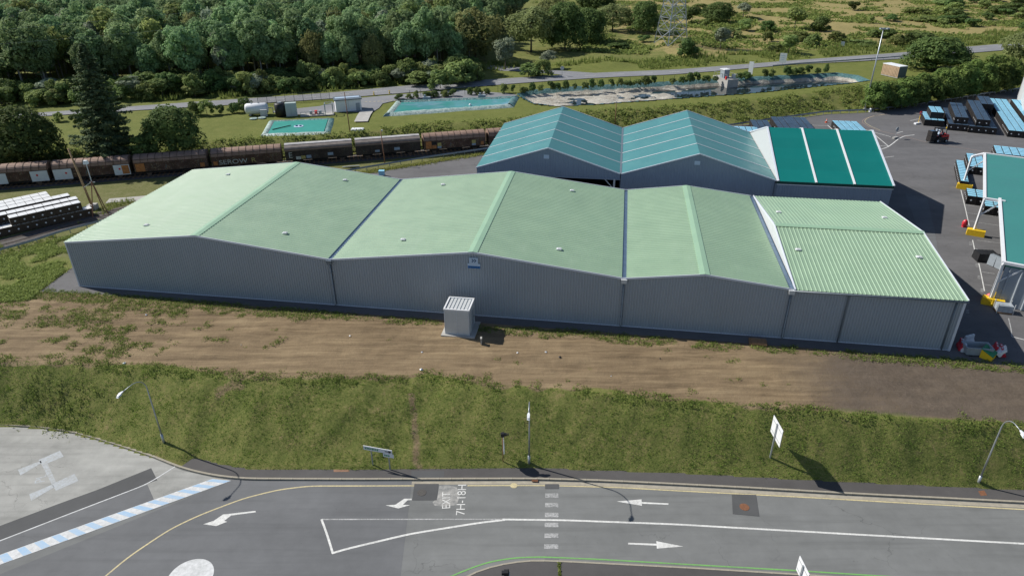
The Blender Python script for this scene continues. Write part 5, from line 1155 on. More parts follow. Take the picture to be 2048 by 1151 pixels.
# ------------------------------------------------------------------ forklift with driver and load
fk = thing('forklift', 'red and black forklift with cab crossing the yard, carrying two crates', 'forklift', G(1876, 284, .02), R(192))
m = MB(); m.box((-.35, 0, .75), (1.9, 1.25, .7)); m.box((.75, 0, .55), (.5, 1.2, .55)); m.build('chassis', M_black, fk)
m = MB(); m.box((-1.15, 0, .95), (.75, 1.3, 1.0), taper=.88); m.box((-.5, 0, 1.2), (.9, 1.28, .3)); m.build('counterweight', M_red, fk)
for x, r_ in ((.75, .42), (-1.05, .36)):
    for y in (-.58, .58):
        m = MB(); m.tube([(x, y-.14, r_), (x, y+.14, r_)], r_, 18); wl = m.build('wheel', M_rubber, fk); m = MB(); m.tube([(x, y-.155, r_), (x, y+.155, r_)], r_*.5, 12); m.build('rim', M_lgrey, wl)
for x, y in ((.7, -.52), (.7, .52), (-.75, -.52), (-.75, .52)): m = MB(); m.bar((x, y, 1.0), (x*.85 if x > 0 else x*.9, y, 2.5), .09); m.build('cab_pillar', M_black, fk)
m = MB(); m.box((-.05, 0, 2.55), (1.5, 1.25, .1)); m.box((.3, 0, 2.62), (.5, .9, .05)); m.build('cab_roof', M_black, fk)
m = MB(); m.box((.66, 0, 1.85), (.03, .95, 1.1)); m.build('windscreen', M_paleblue, fk)
m = MB(); m.tube([(-.6, .4, 2.6), (-.6, .4, 2.85)], .09, 10); m.build('beacon', M_yellow, fk)
for y in (-.38, .38): m = MB(); m.box((1.15, y, 1.45), (.14, .12, 2.6)); m.build('mast_rail', M_black, fk)
for z_ in (.5, 1.5, 2.65): m = MB(); m.box((1.15, 0, z_), (.12, .8, .12)); m.build('mast_crossbar', M_black, fk)
for y in (-.3, .3): m = MB(); m.box((1.85, y, .22), (1.3, .12, .06)); m.build('fork', M_steel, fk)
m = MB(); m.box((-.35, 0, 1.25), (.5, .5, .12)); m.box((-.6, 0, 1.55), (.12, .5, .6)); m.build('seat', M_black, fk)
fm = fk.matrix_basis
for lv in (0, 1):
    o = put_crate(MDARK, (0, 0, 0), 0, 'black crate carried on the forklift forks, %s' % ('lower' if lv == 0 else 'upper'), 'crates on the forklift'); Mf = Matrix.Translation(fk.location) @ Matrix.Rotation(R(192), 4, 'Z')
    p = Mf @ Vector((1.30, -.55, .26+lv*1.0)); o.location = p; o.rotation_euler = (0, 0, R(192)); o.scale = (.85, 1.2, .78)
def skin_body(name, joints, edges, mats, loc, rz, label):
    me = bpy.data.meshes.new(name); me.from_pydata([j[0] for j in joints], edges, []); o = link(name, me, mats); md = o.modifiers.new('skin', 'SKIN'); 
    for v, j in zip(me.skin_vertices[0].data, joints): v.radius = (j[1], j[1]); 
    me.skin_vertices[0].data[0].use_root = True; sb_ = o.modifiers.new('sub', 'SUBSURF'); sb_.levels = 1; sb_.render_levels = 1
    dg = bpy.context.evaluated_depsgraph_get(); me2 = bpy.data.meshes.new_from_object(o.evaluated_get(dg)); bpy.data.objects.remove(o); o = link(name, me2, None); o.location = loc; o.rotation_euler = (0, 0, rz); me2.materials.clear()
    for m_ in mats: me2.materials.append(m_)
    return tag(o, label, 'person')
M_skin = pm('skin', (.45, .28, .2), .6, .05); M_shirt = pm('pale_shirt', (.55, .56, .60), .8, .1); M_trou = pm('dark_trousers', (.04, .05, .08), .8, .1); M_vest = pm('red_vest', (.55, .06, .05), .7, .1)
J = [((0, 0, .12), .15), ((0, 0, .38), .16), ((0, 0, .58), .10), ((.03, 0, .68), .06), ((.04, 0, .80), .105), ((.05, 0, .90), .09),
     ((0, .20, .54), .065), ((.12, .26, .30), .05), ((.40, .18, .30), .04), ((.47, .16, .32), .045), ((0, -.20, .54), .065), ((.12, -.26, .30), .05), ((.40, -.18, .30), .04), ((.47, -.16, .32), .045),
     ((.08, .11, .08), .10), ((.46, .13, .10), .075), ((.50, .13, -.30), .055), ((.62, .13, -.34), .045), ((.08, -.11, .08), .10), ((.46, -.13, .10), .075), ((.50, -.13, -.30), .055), ((.62, -.13, -.34), .045)]
Ed = [(0, 1), (1, 2), (2, 3), (3, 4), (4, 5), (2, 6), (6, 7), (7, 8), (8, 9), (2, 10), (10, 11), (11, 12), (12, 13), (0, 14), (14, 15), (15, 16), (16, 17), (0, 18), (18, 19), (19, 20), (20, 21)]
pl = Matrix.Translation(fk.location) @ Matrix.Rotation(R(192), 4, 'Z') @ Vector((-.35, 0, 1.32))
drv = skin_body('person', J, Ed, [M_shirt, M_trou, M_skin, M_vest], pl, R(192), 'forklift driver in a pale shirt and red vest seated in the cab')
for p in drv.data.polygons:
    c = p.center; p.material_index = 2 if (c.z > .68 or c.x > .36 and c.z > .2) else 1 if c.z < .13 else 3 if abs(c.y) < .12 else 0
    p.use_smooth = True

# ------------------------------------------------------------------ yard clutter
ne = thing('no_entry_sign', 'red no-entry sign on a white foot beside the stepped crate stack', 'sign', G(1836, 248, .02), R(20)); m = MB(); m.bar((0, 0, 0), (0, 0, 2.2), .07); m.build('post', M_yellow, ne)
m = MB(); m.tube([(0, -.04, 2.2), (0, -.08, 2.2)], .38, 18); pl_ = m.build('plate', M_red, ne); m = MB(); m.box((0, -.085, 2.2), (.5, .02, .12)); m.build('bar', M_whitep, pl_); m = MB(); m.box((-.2, 0, .15), (1.3, .5, .3)); m.build('foot', M_whitep, ne)
rp = thing('round_sign', 'grey back of a round sign on a concrete foot at the white hatching', 'sign', G(1790, 277, .02), R(30)); m = MB(); m.bar((0, 0, .2), (0, 0, 1.6), .06); m.build('post', M_steel, rp); m = MB(); m.tube([(.0, -.03, 1.75), (0, .03, 1.75)], .42, 18); m.build('plate', M_grey, rp); m = MB(); m.box((0, 0, .16), (1.2, .45, .3)); m.build('foot', M_conc, rp)
tc_ = thing('traffic_cone', 'small orange traffic cone beside the blue crate block', 'cone', G(1652.5, 245, .02)); M_org = pm('cone_orange', (.75, .13, .03), .5, .05)
m = MB(); m.tube([(0, 0, .04), (0, 0, .75)], [.2, .04], 14); m.build('cone_body', M_org, tc_, True); m = MB(); m.box((0, 0, .02), (.5, .5, .05)); m.build('foot', M_org, tc_); m = MB(); m.tube([(0, 0, .35), (0, 0, .5)], [.145, .105], 14); m.build('white_band', M_whitep, tc_)
def jersey(loc, rz, mat, label, tilt=0, n=2):
    t_ = thing('plastic_barrier', label, 'barrier', loc, rz, 'plastic barriers dumped at the warehouse corner')
    prof = [(-.24, 0), (.24, 0), (.24, .18), (.10, .45), (.09, .85), (-.09, .85), (-.10, .45), (-.24, .18)]
    m = MB(); m.add([(-.55, y, z_) for y, z_ in prof]+[(.55, y, z_) for y, z_ in prof], [tuple(range(8))[::-1], tuple(range(8, 16))]+[(i, (i+1) % 8, (i+1) % 8+8, i+8) for i in range(8)]); b = m.build('body', mat, t_)
    m = MB(); m.box((.56, 0, .45), (.1, .12, .5)); m.build('connector', mat, b)
    for x in (-.25, .25): m = MB(); m.box((x, 0, .86), (.2, .12, .05)); m.build('fill_cap', M_lgrey, b)
    t_.rotation_euler = (tilt, 0, rz); return t_
def zd(x, y, h=.02): return G(1848+x/4.425, 480+y/4.425, h)
jersey(zd(335, 965), R(75), M_whitep, 'white plastic barrier left of the grey skip at the warehouse corner'); jersey(zd(318, 955), R(70), M_redp, 'red plastic barrier behind the white one at the warehouse corner')
jersey(zd(385, 905), R(20), M_whitep, 'small white plastic barrier behind the grey skip')
jersey(zd(640, 1015)+np.array([0, 0, .25]), R(60), M_whitep, 'white plastic barrier tipped over between two red ones', R(40)); jersey(zd(605, 985), R(62), M_redp, 'red plastic barrier leaning on the yellow-green block', R(12)); jersey(zd(690, 1010), R(66), M_redp, 'red plastic barrier at the outer end of the heap', R(-15))
sk = thing('grey_skip', 'open grey plastic skip beside the warehouse corner', 'skip', zd(450, 1002), R(-8))
m = MB(); m.add([(-1.0, -.5, .1), (1.0, -.5, .1), (1.0, .5, .1), (-1.0, .5, .1), (-1.2, -.65, .95), (1.2, -.65, .95), (1.2, .65, .95), (-1.2, .65, .95), (-1.08, -.53, .95), (1.08, -.53, .95), (1.08, .53, .95), (-1.08, .53, .95), (-.9, -.4, .25), (.9, -.4, .25), (.9, .4, .25), (-.9, .4, .25)],
    [(3, 2, 1, 0), (0, 1, 5, 4), (1, 2, 6, 5), (2, 3, 7, 6), (3, 0, 4, 7), (4, 5, 9, 8), (5, 6, 10, 9), (6, 7, 11, 10), (7, 4, 8, 11), (9, 13, 12, 8), (10, 14, 13, 9), (11, 15, 14, 10), (8, 12, 15, 11), (12, 13, 14, 15)]); m.build('tub', M_grey, sk)
for x in (-.6, .6): m = MB(); m.box((x, 0, .05), (.3, 1.1, .1)); m.build('skid', M_black, sk)
yb = thing('spill_bin', 'sloped bin with green lid and yellow body beside the grey skip', 'bin', zd(560, 1035), R(40)); m = MB(); m.add([(-.6, -.5, 0), (.6, -.5, 0), (.6, .5, 0), (-.6, .5, 0), (-.6, -.5, .45), (.6, -.5, .45), (.6, .5, .85), (-.6, .5, .85)], [(3, 2, 1, 0), (4, 5, 6, 7), (0, 1, 5, 4), (1, 2, 6, 5), (2, 3, 7, 6), (3, 0, 4, 7)]); m.build('body', M_yellow, yb)
m = MB(); m.add([(-.64, -.55, .46), (.64, -.55, .46), (.64, .54, .9), (-.64, .54, .9), (-.64, -.55, .52), (.64, -.55, .52), (.64, .54, .96), (-.64, .54, .96)], [(3, 2, 1, 0), (4, 5, 6, 7), (0, 1, 5, 4), (1, 2, 6, 5), (2, 3, 7, 6), (3, 0, 4, 7)]); m.build('lid', pm('bin_green', (.02, .22, .09), .5, .1), yb)
def redcover(loc, label):
    m = MB(); m.sphere((0, 0, .5), (.38, .3, .55), 10, 7); m.box((0, 0, .08), (.5, .4, .16)); o = m.build('red_cover', M_redp, smooth=False); o.location = loc; return tag(o, label, 'fire cover', 'red covers by the footings')
redcover(zd(560, 545), 'red covered bundle leaning on the nearest yellow footing'); redcover(z3(490, 1010)+np.array([-.2, .3, .02]), 'red covered bundle beside the middle yellow footing')
yr = thing('yellow_rail', 'yellow handrail post standing on the nearest yellow footing', 'rail', zd(598, 560, .9)); m = MB(); m.bar((0, 0, -.1), (.12, .1, 1.3), .06); m.bar((.0, 0, .02), (.12, .05, .02), .12); m.build('bar', M_yellow, yr)
pc = thing('wire_cage', 'wire cage pallet wrapped in clear film by the canopy wall', 'cage', zd(635, 640), R(-15)); M_film = pm('clear_film', (.36, .40, .44), .25, .25, 2.5, .6)
m = MB(); m.box((.75, .4, .5), (1.4, .9, .75)); m.build('film_load', M_film, pc)
for x in (0, 1.5):
    for y in (-.1, .9): m = MB(); m.bar((x, y, 0), (x, y, 1.15), .06); m.build('cage_post', M_lgrey, pc)
m = MB(); m.box((.75, .4, .08), (1.55, 1.05, .12)); m.build('pallet', M_wood, pc)
for k, (x, y, rz, a, b, h) in enumerate(((540, 185, -8, 2.2, 1.5, 1.0), (608, 240, -70, 1.7, .5, 1.3), (655, 235, -12, 1.3, 1.2, 1.2))):
    t_ = thing('black_bin', ['black ribbed bin lid-down on the bay line by the canopy', 'grey-sided narrow bin standing between two black ones', 'black bin half under the canopy edge'][k], 'bin', zd(x, y), R(rz)); m = MB(); m.box((0, .3, h/2+.05), (a, b, h), taper=.96)
    for q_ in np.linspace(-a/2+.15, a/2-.15, 6): m.box((q_, .3, h+.06), (.08, b*.9, .05))
    m.build('body', M_black if k != 1 else M_grey, t_); m = MB(); m.box((0, .3, .05), (a*.9, b*.9, .1)); m.build('feet', M_black, t_)
bxk = thing('blue_cart', 'small pale blue cart behind the warehouse roof on the yard', 'cart', G(764, 352, .02)); m = MB(); m.box((0, 0, .6), (.9, .7, .7)); m.build('box', M_lidblue, bxk); m = MB(); m.box((0, 0, .12), (1.0, .8, .12)); m.build('base', M_black, bxk)
for k in range(5): m = MB(); m.bar((-1.3+.2*k, -.2*k, .1+.06*k), (1.4-.1*k, .5-.25*k, .1+.05*k), .12); o = m.build('scrap_beam', M_lgrey); o.location = G(700+k*2.2, 335-k*.5, .02); tag(o, 'pale scrap beams piled between track and barrier beside the pole', 'beam', 'scrap beams by the track')
# litter and stones on the bare strip
for k, (px, py, s_) in enumerate(((482, 689, .1), (843, 740, .3), (1092, 704, .22), (1119, 716, .24), (1222, 752, .12), (844, 703, .18), (1320, 718, .15), (1035, 705, .2), (293, 630, .25), (249, 727, .25), (700, 672, .2))):
    m = MB(); vs = [(random.uniform(.4, .7)*math.cos(a)*s_, random.uniform(.35, .7)*math.sin(a)*s_, random.uniform(.02, .10)) for a in np.linspace(0, 5.4, 6)]
    m.add(vs+[(0, 0, .16*s_*4)], [(i, (i+1) % 6, 6) for i in range(6)]); dk = k in (3, 6); o = m.build('scrap', M_black if dk else M_whitep); p = G(px, py, 0); o.location = (p[0], p[1], ground_at(p[0], p[1])+.01)
    tag(o, ('dark scrap of rubbish lying on the bare earth' if dk else 'pale scrap of litter lying on the bare earth'), 'litter', 'dark litter on the earth strip' if dk else 'pale litter on the earth strip')
m = MB(); m.box((0, 0, .12), (1.6, 1.1, .22)); m.box((.1, 0, .27), (1.4, .9, .08)); o = m.build('wooden_hatch', M_wood); o.location = G(1515, 686, .03); o.rotation_euler = (0, 0, R(-12)); tag(o, 'brown wooden hatch lying in the shade at the warehouse foot', 'hatch')

# ------------------------------------------------------------------ vegetation
L_forest = leafmat('forest_leaf', (0.121, 0.204, 0.080), (0.368, 0.501, 0.247), 0.42)
L_shrub = leafmat('shrub_leaf', (0.118, 0.175, 0.053), (0.342, 0.408, 0.147), 0.44)
L_dark = leafmat('dark_leaf', (0.056, 0.102, 0.034), (0.178, 0.248, 0.081), 0.38, .12)
L_silver = leafmat('silver_leaf', (0.180, 0.228, 0.144), (0.408, 0.456, 0.336), 0.40, .1)
L_willow = leafmat('willow_leaf', (0.137, 0.163, 0.055), (0.312, 0.332, 0.143), 0.44, .1)
L_con = leafmat('needle_leaf', (0.054, 0.093, 0.051), (0.180, 0.217, 0.105), 0.30, .1)
L_hedge = leafmat('hedge_leaf', (0.071, 0.129, 0.036), (0.241, 0.322, 0.089), 0.40, .12)
L_grass = leafmat('grass_blade', (0.098, 0.162, 0.026), (0.291, 0.396, 0.084), 0.43, 0)
L_weed = leafmat('weed_leaf', (0.098, 0.149, 0.034), (0.270, 0.345, 0.092), 0.43, 0)
L_bright = leafmat('lush_weed_leaf', (.16, .205, .05), (.40, .44, .14), .35, 0)
L_rough = leafmat('rough_leaf', (0.110, 0.153, 0.038), (0.299, 0.335, 0.099), 0.42, 0)

def quads(P, N, S, asp=1.5, rng=RNG, fold=.0):
    """leaf quads at P facing N with size S -> verts, faces"""
    n = len(P); N = N/np.maximum(np.linalg.norm(N, axis=1, keepdims=True), 1e-6); t_ = rng.normal(size=(n, 3)); u = np.cross(N, t_); u /= np.maximum(np.linalg.norm(u, axis=1, keepdims=True), 1e-6); w_ = np.cross(N, u)
    S = S[:, None]; a = u*S*.5; b = w_*S*.5*asp
    j = lambda: 1+rng.uniform(-.35, .35, (n, 1))
    V = np.stack([P-a*j()-b*.3*j(), P+b*j()*.2-a*.1-b*1.0, P+a*j()+b*.3*j(), P+b*j()], 1).reshape(-1, 3); return V, np.arange(4*n).reshape(n, 4)
def crown(seed, w, h, z0, nl, n, leaf, droop=0., up=.25, top=0.0, jit=.25, dome=False):
    """crown of height h above z0 and width w made of leaf clumps around nl lobes"""
    g = np.random.default_rng(seed); C = []; Rr = []
    for i in range(nl):
        for _ in range(20):
            q = g.uniform(-1, 1, 3)
            if np.linalg.norm(q) < .82: break
        if dome:
            a_ = g.uniform(0, 6.28); v_ = g.uniform(0, 1)**.8; rr_ = math.sqrt(max(0, 1-(v_*.93)**2))*math.sqrt(g.uniform(.15, 1)); q = np.array([math.cos(a_)*rr_, math.sin(a_)*rr_, -1.0+v_*1.9])
        q[2] = q[2]*.9+top*.15; sh = 1-.35*max(0, q[2])*(top > 0)
        C.append(np.array([q[0]*w/2*(.78 if nl != 44 else .95)*sh, q[1]*w/2*(.78 if nl != 44 else .95)*sh, z0+h/2+q[2]*h/2*(.74 if nl != 44 else .86)])); Rr.append(g.uniform(.15, .30)*min(w, h)*(1.0 if nl < 20 else .8 if nl != 44 else .66))
    C = np.array(C); Rr = np.array(Rr); P = []; N = []; T = []
    li = g.integers(0, nl, int(n*1.9)); d = g.normal(size=(len(li), 3)); d[:, 2] += .25; d /= np.linalg.norm(d, axis=1, keepdims=True)
    rad = Rr[li]*(g.uniform(.55, 1.06, len(li))**.6)*(1+.25*np.sin(d[:, 0]*5+li)*np.cos(d[:, 1]*4+li*2)); p = C[li]+d*rad[:, None]*np.array([1, 1, .85])
    dist = np.linalg.norm(p[:, None, :]-C[None, :, :], axis=2)/Rr[None, :]; dist[np.arange(len(li)), li] = 9
    ok = (dist.min(1) > .62) & (p[:, 2] > z0-.15*h); p, d, li = p[ok][:n], d[ok][:n], li[ok][:n]
    lob = g.uniform(0, .35, nl)
    nr = d*1.0+g.normal(size=d.shape)*.34+np.array([0, 0, up]); p[:, 2] -= droop*np.abs(g.normal(size=len(p)))*leaf
    S = leaf*g.uniform(.6, 1.35, len(p)); V, F = quads(p, nr, S, 1.4, g)
    tint = np.clip(lob[li]+g.uniform(0, .65, len(p)), 0, 1)
    return V, F, np.repeat(tint, 4), C, Rr
def trunk_mb(h, r, C, seed, zc, k=6, spread=.12):
    g = random.Random(seed); m = MB(); pts = [(0, 0, -.4)]; x = y = 0
    for i in range(1, 6): x += g.uniform(-spread, spread); y += g.uniform(-spread, spread); pts.append((x, y, h*i/5))
    m.tube(pts, [r*1.25, r, r*.85, r*.7, r*.5, r*.28], 8)
    for i in range(min(k, len(C))):
        c = C[g.randrange(len(C))]; a = pts[g.choice((2, 3, 4))]; mid = ((a[0]+c[0])/2, (a[1]+c[1])/2, (a[2]+c[2])/2-.2); m.tube([a, mid, tuple(c)], [r*.45, r*.3, r*.1], 5)
    return m
SPEC = {}
M_bark2 = pm('grey_bark', (.20, .19, .165), .9, .3, 3)
def spec(key, leafm, bark, w, h, z0, nl, n, leaf, **kw):
    V = []
    for s in range(kw.pop('var', 3)):
        cv, cf, ct, C, Rr = crown(hash(key) % 1000 if False else sum(map(ord, key))*7+s*131, w, h-z0, z0, nl, n, leaf, **kw)
        me = bulk(key+'_crown', cv, cf, None, {'tint': ('POINT', ct)}); me.materials.append(leafm)
        tm_ = trunk_mb(h*.72, max(.05, h*.014), C, s, z0).mesh(key+'_trunk', True); tm_.materials.append(bark); V.append((me, tm_))
    SPEC[key] = (V, w, h)
spec('forest', L_forest, M_bark2, 7.8, 14., 1.0, 44, 5200, .38, var=6, top=1)
spec('broad', L_dark, M_tree, 10., 10., .1, 50, 10500, .34, var=2, dome=True)
spec('willow', L_willow, M_tree, 11., 13., .5, 42, 7000, .38, var=2, droop=1.0)
spec('silver', L_silver, M_tree, 5., 8., .5, 22, 3000, .30, var=2, top=1)
spec('shrub', L_shrub, M_tree, 4., 3., .05, 20, 2300, .21, var=5, dome=True)
spec('dshrub', L_dark, M_tree, 4., 3., .05, 20, 2300, .21, var=3, dome=True)
spec('young', L_shrub, M_tree, 4., 6., .6, 16, 1700, .28, var=3, top=1)
spec('hedge', L_hedge, M_tree, 5.2, 7., .15, 36, 6500, .26, var=3, dome=True)
def conifer(seed, h, rad, n):
    g = np.random.default_rng(seed); P = []; N = []; S = []
    nb = 230; m = MB(); m.tube([(0, 0, -.4), (0, 0, h*.5), (0, 0, h)], [.32, .2, .03], 8)
    for i in range(nb):
        t_ = (i+.5)/nb; zc = h*(.05+.94*t_); L = rad*(1-t_)**.8*g.uniform(.5, 1.25)+.25; a = i*2.399+g.uniform(-.4, .4); dr = np.array([math.cos(a), math.sin(a), 0])
        if i % 3 == 0: m.tube([(0, 0, zc), tuple(dr*L*.9+np.array([0, 0, zc-.12*L]))], [.05, .015], 4)
        k = int(n/nb*(.35+1.3*(1-t_))); s = g.uniform(.12, 1, k)**.8; q = dr[None, :]*(L*s)[:, None]; side = np.array([-dr[1], dr[0], 0])
        q += side[None, :]*(g.normal(size=k)*.16*L*(1.15-s))[:, None]; q[:, 2] += zc-.10*L*s+.10*L*s**3-np.abs(g.normal(size=k))*.16
        P.append(q); N.append(np.tile([0, 0, 1.], (k, 1))+g.normal(size=(k, 3))*.45+dr*.3); S.append(g.uniform(.25, .5, k))
    P = np.concatenate(P); V, F = quads(P, np.concatenate(N), np.concatenate(S), 1.5, g); me = bulk('conifer_crown', V, F, None, {'tint': ('POINT', np.repeat(g.uniform(0, 1, len(P)), 4))}); me.materials.append(L_con)
    tm_ = m.mesh('conifer_trunk', True); tm_.materials.append(M_tree); return [(me, tm_)]
SPEC['conifer'] = (conifer(5, 20., 6.2, 21000), 12.4, 20.)
CNT = {}
def tree(key, base, h, w, label, cat='tree', group=None, rz=None, name=None):
    V, sw, sh = SPEC[key]; i = CNT.get(key, 0); CNT[key] = i+1; me, tm_ = V[i % len(V)]
    nm = name or {'forest': 'forest_tree', 'broad': 'broadleaf_tree', 'willow': 'willow_tree', 'silver': 'silver_tree', 'shrub': 'shrub', 'dshrub': 'shrub', 'young': 'young_tree', 'hedge': 'hedge_tree', 'conifer': 'conifer_tree'}[key]
    t_ = thing(nm, label, cat, base, random.uniform(0, 6.28) if rz is None else rz, group); t_.scale = (w/sw, w/sw*random.uniform(.92, 1.08), h/sh)
    link('trunk', tm_, None, t_); link('crown', me, None, t_); return t_
def tpx(key, px, py, hpx, wpx, label, zb=LAWN, cat=None, group=None):
    b = G(px, py, zb)
    for _ in range(3): b = G(px, py, ground_at(b[0], b[1]))
    d = depth_of(b); dep = math.atan2(CH-b[2], math.hypot(b[0], b[1])); h = hpx*d/FPX/math.cos(dep)*.96; w = wpx*d/FPX
    return tree(key, (b[0], b[1], b[2]-.05), h, w, label, cat or ('shrub' if key in ('shrub', 'dshrub') else 'tree'), group)
tpx('conifer', 228, 316, 222, 135, 'tall dark conifer standing behind the goods train', 1.2)
tpx('broad', 62, 330, 128, 140, 'big dark broadleaf tree left of the conifer above the wagons', 1.2); tpx('broad', 352, 300, 94, 118, 'round dark broadleaf tree right of the conifer', 1.5); tpx('broad', -22, 322, 112, 70, 'dark tree cut by the left frame edge', 1.2)
tpx('dshrub', 290, 312, 46, 60, 'dark bush filling the gap between conifer and round tree', 1.0)
MID = [('willow', 952, 122, 118, 112, 'big pale olive willow at the edge of the wood'), ('willow', 1062, 104, 104, 110, 'broad olive tree behind the silver tree'), ('broad', 1130, 100, 98, 92, 'dark rounded tree right of the olive trees'),
       ('silver', 1010, 141, 74, 52, 'silvery poplar beside the side road'), ('silver', 1097, 138, 42, 38, 'small silvery bush-like tree right of the poplar'), ('young', 968, 122, 34, 26, 'bright young tree in the shade under the willow'),
       ('shrub', 925, 168, 52, 92, 'large bush left of the side road'), ('shrub', 880, 178, 40, 60, 'bush beside the largest roadside bush'), ('shrub', 1058, 153, 30, 66, 'low bush in front of the poplar'), ('shrub', 1085, 153, 36, 44, 'bush beside the side road mouth'),
       ('willow', 1225, 62, 62, 84, 'olive tree on the rise right of the wood'), ('broad', 1178, 84, 70, 74, 'dark tree between olive trees and pylon'), ('broad', 1290, 66, 66, 66, 'dark tree just left of the pylon'), ('willow', 1000, 60, 70, 90, 'olive tree top behind the big willow'), ('willow', 1110, 48, 60, 90, 'olive tree crown high in the picture'), ('broad', 1190, 30, 50, 90, 'dark tree group at the top edge'),
       ('dshrub', 1374, 113, 36, 54, 'dark bush at the pylon foot'), ('silver', 1440, 99, 50, 44, 'grey-green small tree in the meadow'), ('broad', 1435, 45, 42, 64, 'dark green tree on the slope right of the pylon'), ('dshrub', 1384, 46, 34, 46, 'dark bush beside the pylon lattice'), ('silver', 1486, 36, 34, 34, 'silvery round tree high on the meadow'),
       ('shrub', 1492, 62, 26, 42, 'yellowish bush in the middle of the meadow'), ('dshrub', 1534, 64, 24, 42, 'dark bush right of the yellowish one'), ('young', 1589, 60, 48, 38, 'light green young tree in the dry meadow'), ('dshrub', 1640, 62, 30, 48, 'round dark bush in the dry grass'), ('young', 1577, 108, 42, 38, 'dark green young tree above the back road'),
       ('shrub', 1624, 94, 28, 44, 'bush beside the small white notice'), ('shrub', 1671, 84, 22, 44, 'bush uphill of the small white notice'), ('shrub', 1456, 74, 22, 64, 'low wide bush in the meadow'), ('shrub', 1534, 84, 22, 30, 'loose bush left of the young tree'), ('shrub', 1409, 54, 18, 20, 'small bush between pylon and dark tree'),
       ('young', 1740, 48, 17, 17, 'small lone tree on the dry slope'), ('young', 1783, 38, 12, 12, 'tiny lone tree high on the dry slope'), ('dshrub', 1705, 22, 20, 34, 'round bush at the top of the slope'), ('dshrub', 1822, 88, 24, 50, 'dark thicket bush above the road bend'), ('shrub', 1794, 90, 22, 44, 'thicket bush left of the dark one'), ('dshrub', 1774, 76, 20, 40, 'thicket bush higher on the slope'), ('shrub', 1848, 84, 20, 40, 'thicket bush right of the dark one'),
       ('broad', 1868, 140, 70, 128, 'wide olive-green tree with visible trunk by the back road'), ('willow', 2036, 132, 78, 90, 'silvery willow at the right frame edge')]
for a in MID: tpx(a[0], a[1], a[2], a[3], a[4], a[5])
for k, (x, y, h, w) in enumerate(((1746, 223, 64, 54), (1786, 219, 52, 50), (1824, 213, 58, 54), (1858, 207, 60, 56), (1892, 202, 62, 56), (1926, 196, 66, 58), (1958, 191, 70, 58), (1988, 186, 76, 60), (2008, 182, 70, 50))):
    tpx('hedge', x, y-2, h, w, 'dense dark hedge tree behind the yard barrier, number %s from the mast' % ('first second third fourth fifth sixth seventh eighth ninth'.split()[k]) if False else ['bushy hedge tree right beside the tall mast', 'lower hedge tree next to the one at the mast', 'hedge tree behind the no-entry sign', 'hedge tree behind the stepped blue crates', 'hedge tree left of the middle of the row', 'hedge tree behind the dark double stacks', 'hedge tree above the largest crate stack', 'tall hedge tree near the far end of the row', 'last hedge tree at the right end of the row'][k], .6, 'tree', 'hedge row behind the yard')
for k, (x, y) in enumerate(((1766, 219), (1806, 214), (1842, 208), (1876, 203), (1910, 197), (1943, 191), (1974, 186))):
    tpx('hedge', x, y-3, 60+k*3.5, 60, 'dense tall hedge tree in the second line behind the yard barrier', .8, 'tree', 'second line of the hedge behind the yard')
# shrubs along the near side of the back road
hl = np.array([(118, 243), (150, 250), (172, 246), (392, 231), (413, 230), (440, 228), (470, 226), (490, 223)]+[(800+i*17.5, 199-i*1.02) for i in range(38)]+[(1478+i*15.5, 158-i*1.05) for i in range(14)])
for i, (x, y) in enumerate(hl):
    if random.random() < .10 and i > 8: continue
    hh = random.uniform(11, 22) if i >= 8 else random.uniform(20, 32); tpx(random.choice(('shrub', 'dshrub', 'dshrub')), x+random.uniform(-3, 3), y, hh, random.uniform(13, 28) if i >= 8 else hh*1.3, 'small clipped shrub in the row between the road and the basins' if i >= 8 else 'shrub beside the road left of the white tank', LAWN, 'shrub', 'shrub row along the back road' if i >= 8 else 'shrubs near the white tank')
# bushes between the road and the wood
for i in range(105):
    x = -30+i*9.4+random.uniform(-8, 8); yb = np.interp(x, [0, 300, 600, 950], [217, 200, 184, 168])-random.uniform(0, 19)
    tpx(random.choice(('shrub', 'shrub', 'shrub', 'dshrub', 'young', 'silver') if random.random() < .5 else ('shrub', 'shrub', 'dshrub')), x, yb, random.uniform(24, 50), random.uniform(34, 66), 'roadside bush in the green belt before the wood', LAWN, 'shrub', 'bushes between back road and wood')
for i in range(70):
    x = -30+i*14+random.uniform(-8, 8); yb = np.interp(x, [0, 300, 600, 950], [195, 182, 167, 148])-random.uniform(0, 10)
    tpx('dshrub', x, yb, random.uniform(18, 34), random.uniform(36, 70), 'dark undergrowth bush at the foot of the wood', LAWN, 'shrub', 'undergrowth bushes at the foot of the wood')
# scattered meadow bushes
for i in range(64):
    x = random.uniform(1200, 2060); y = random.uniform(6, np.interp(x, [1200, 1480, 1800, 2060], [112, 112, 84, 62])); dens = vnoise(np.array([x]), np.array([y*3]), 70, 3)[0]
    if dens < -.15 or (1560 < x < 1840 and y < 60 and random.random() < .8): continue
    tpx(random.choice(('shrub', 'shrub', 'dshrub')), x, y, random.uniform(8, 18), random.uniform(30, 70), 'wild bush scattered over the meadow beyond the road', LAWN, 'shrub', 'scattered meadow bushes')
for i in range(26):
    x = random.uniform(1890, 2080); y = random.uniform(2, 62); tpx(random.choice(('shrub', 'dshrub')), x, y, random.uniform(12, 22), random.uniform(30, 56), 'bush in the thicket on the far right slope', LAWN, 'shrub', 'thicket on the right slope')
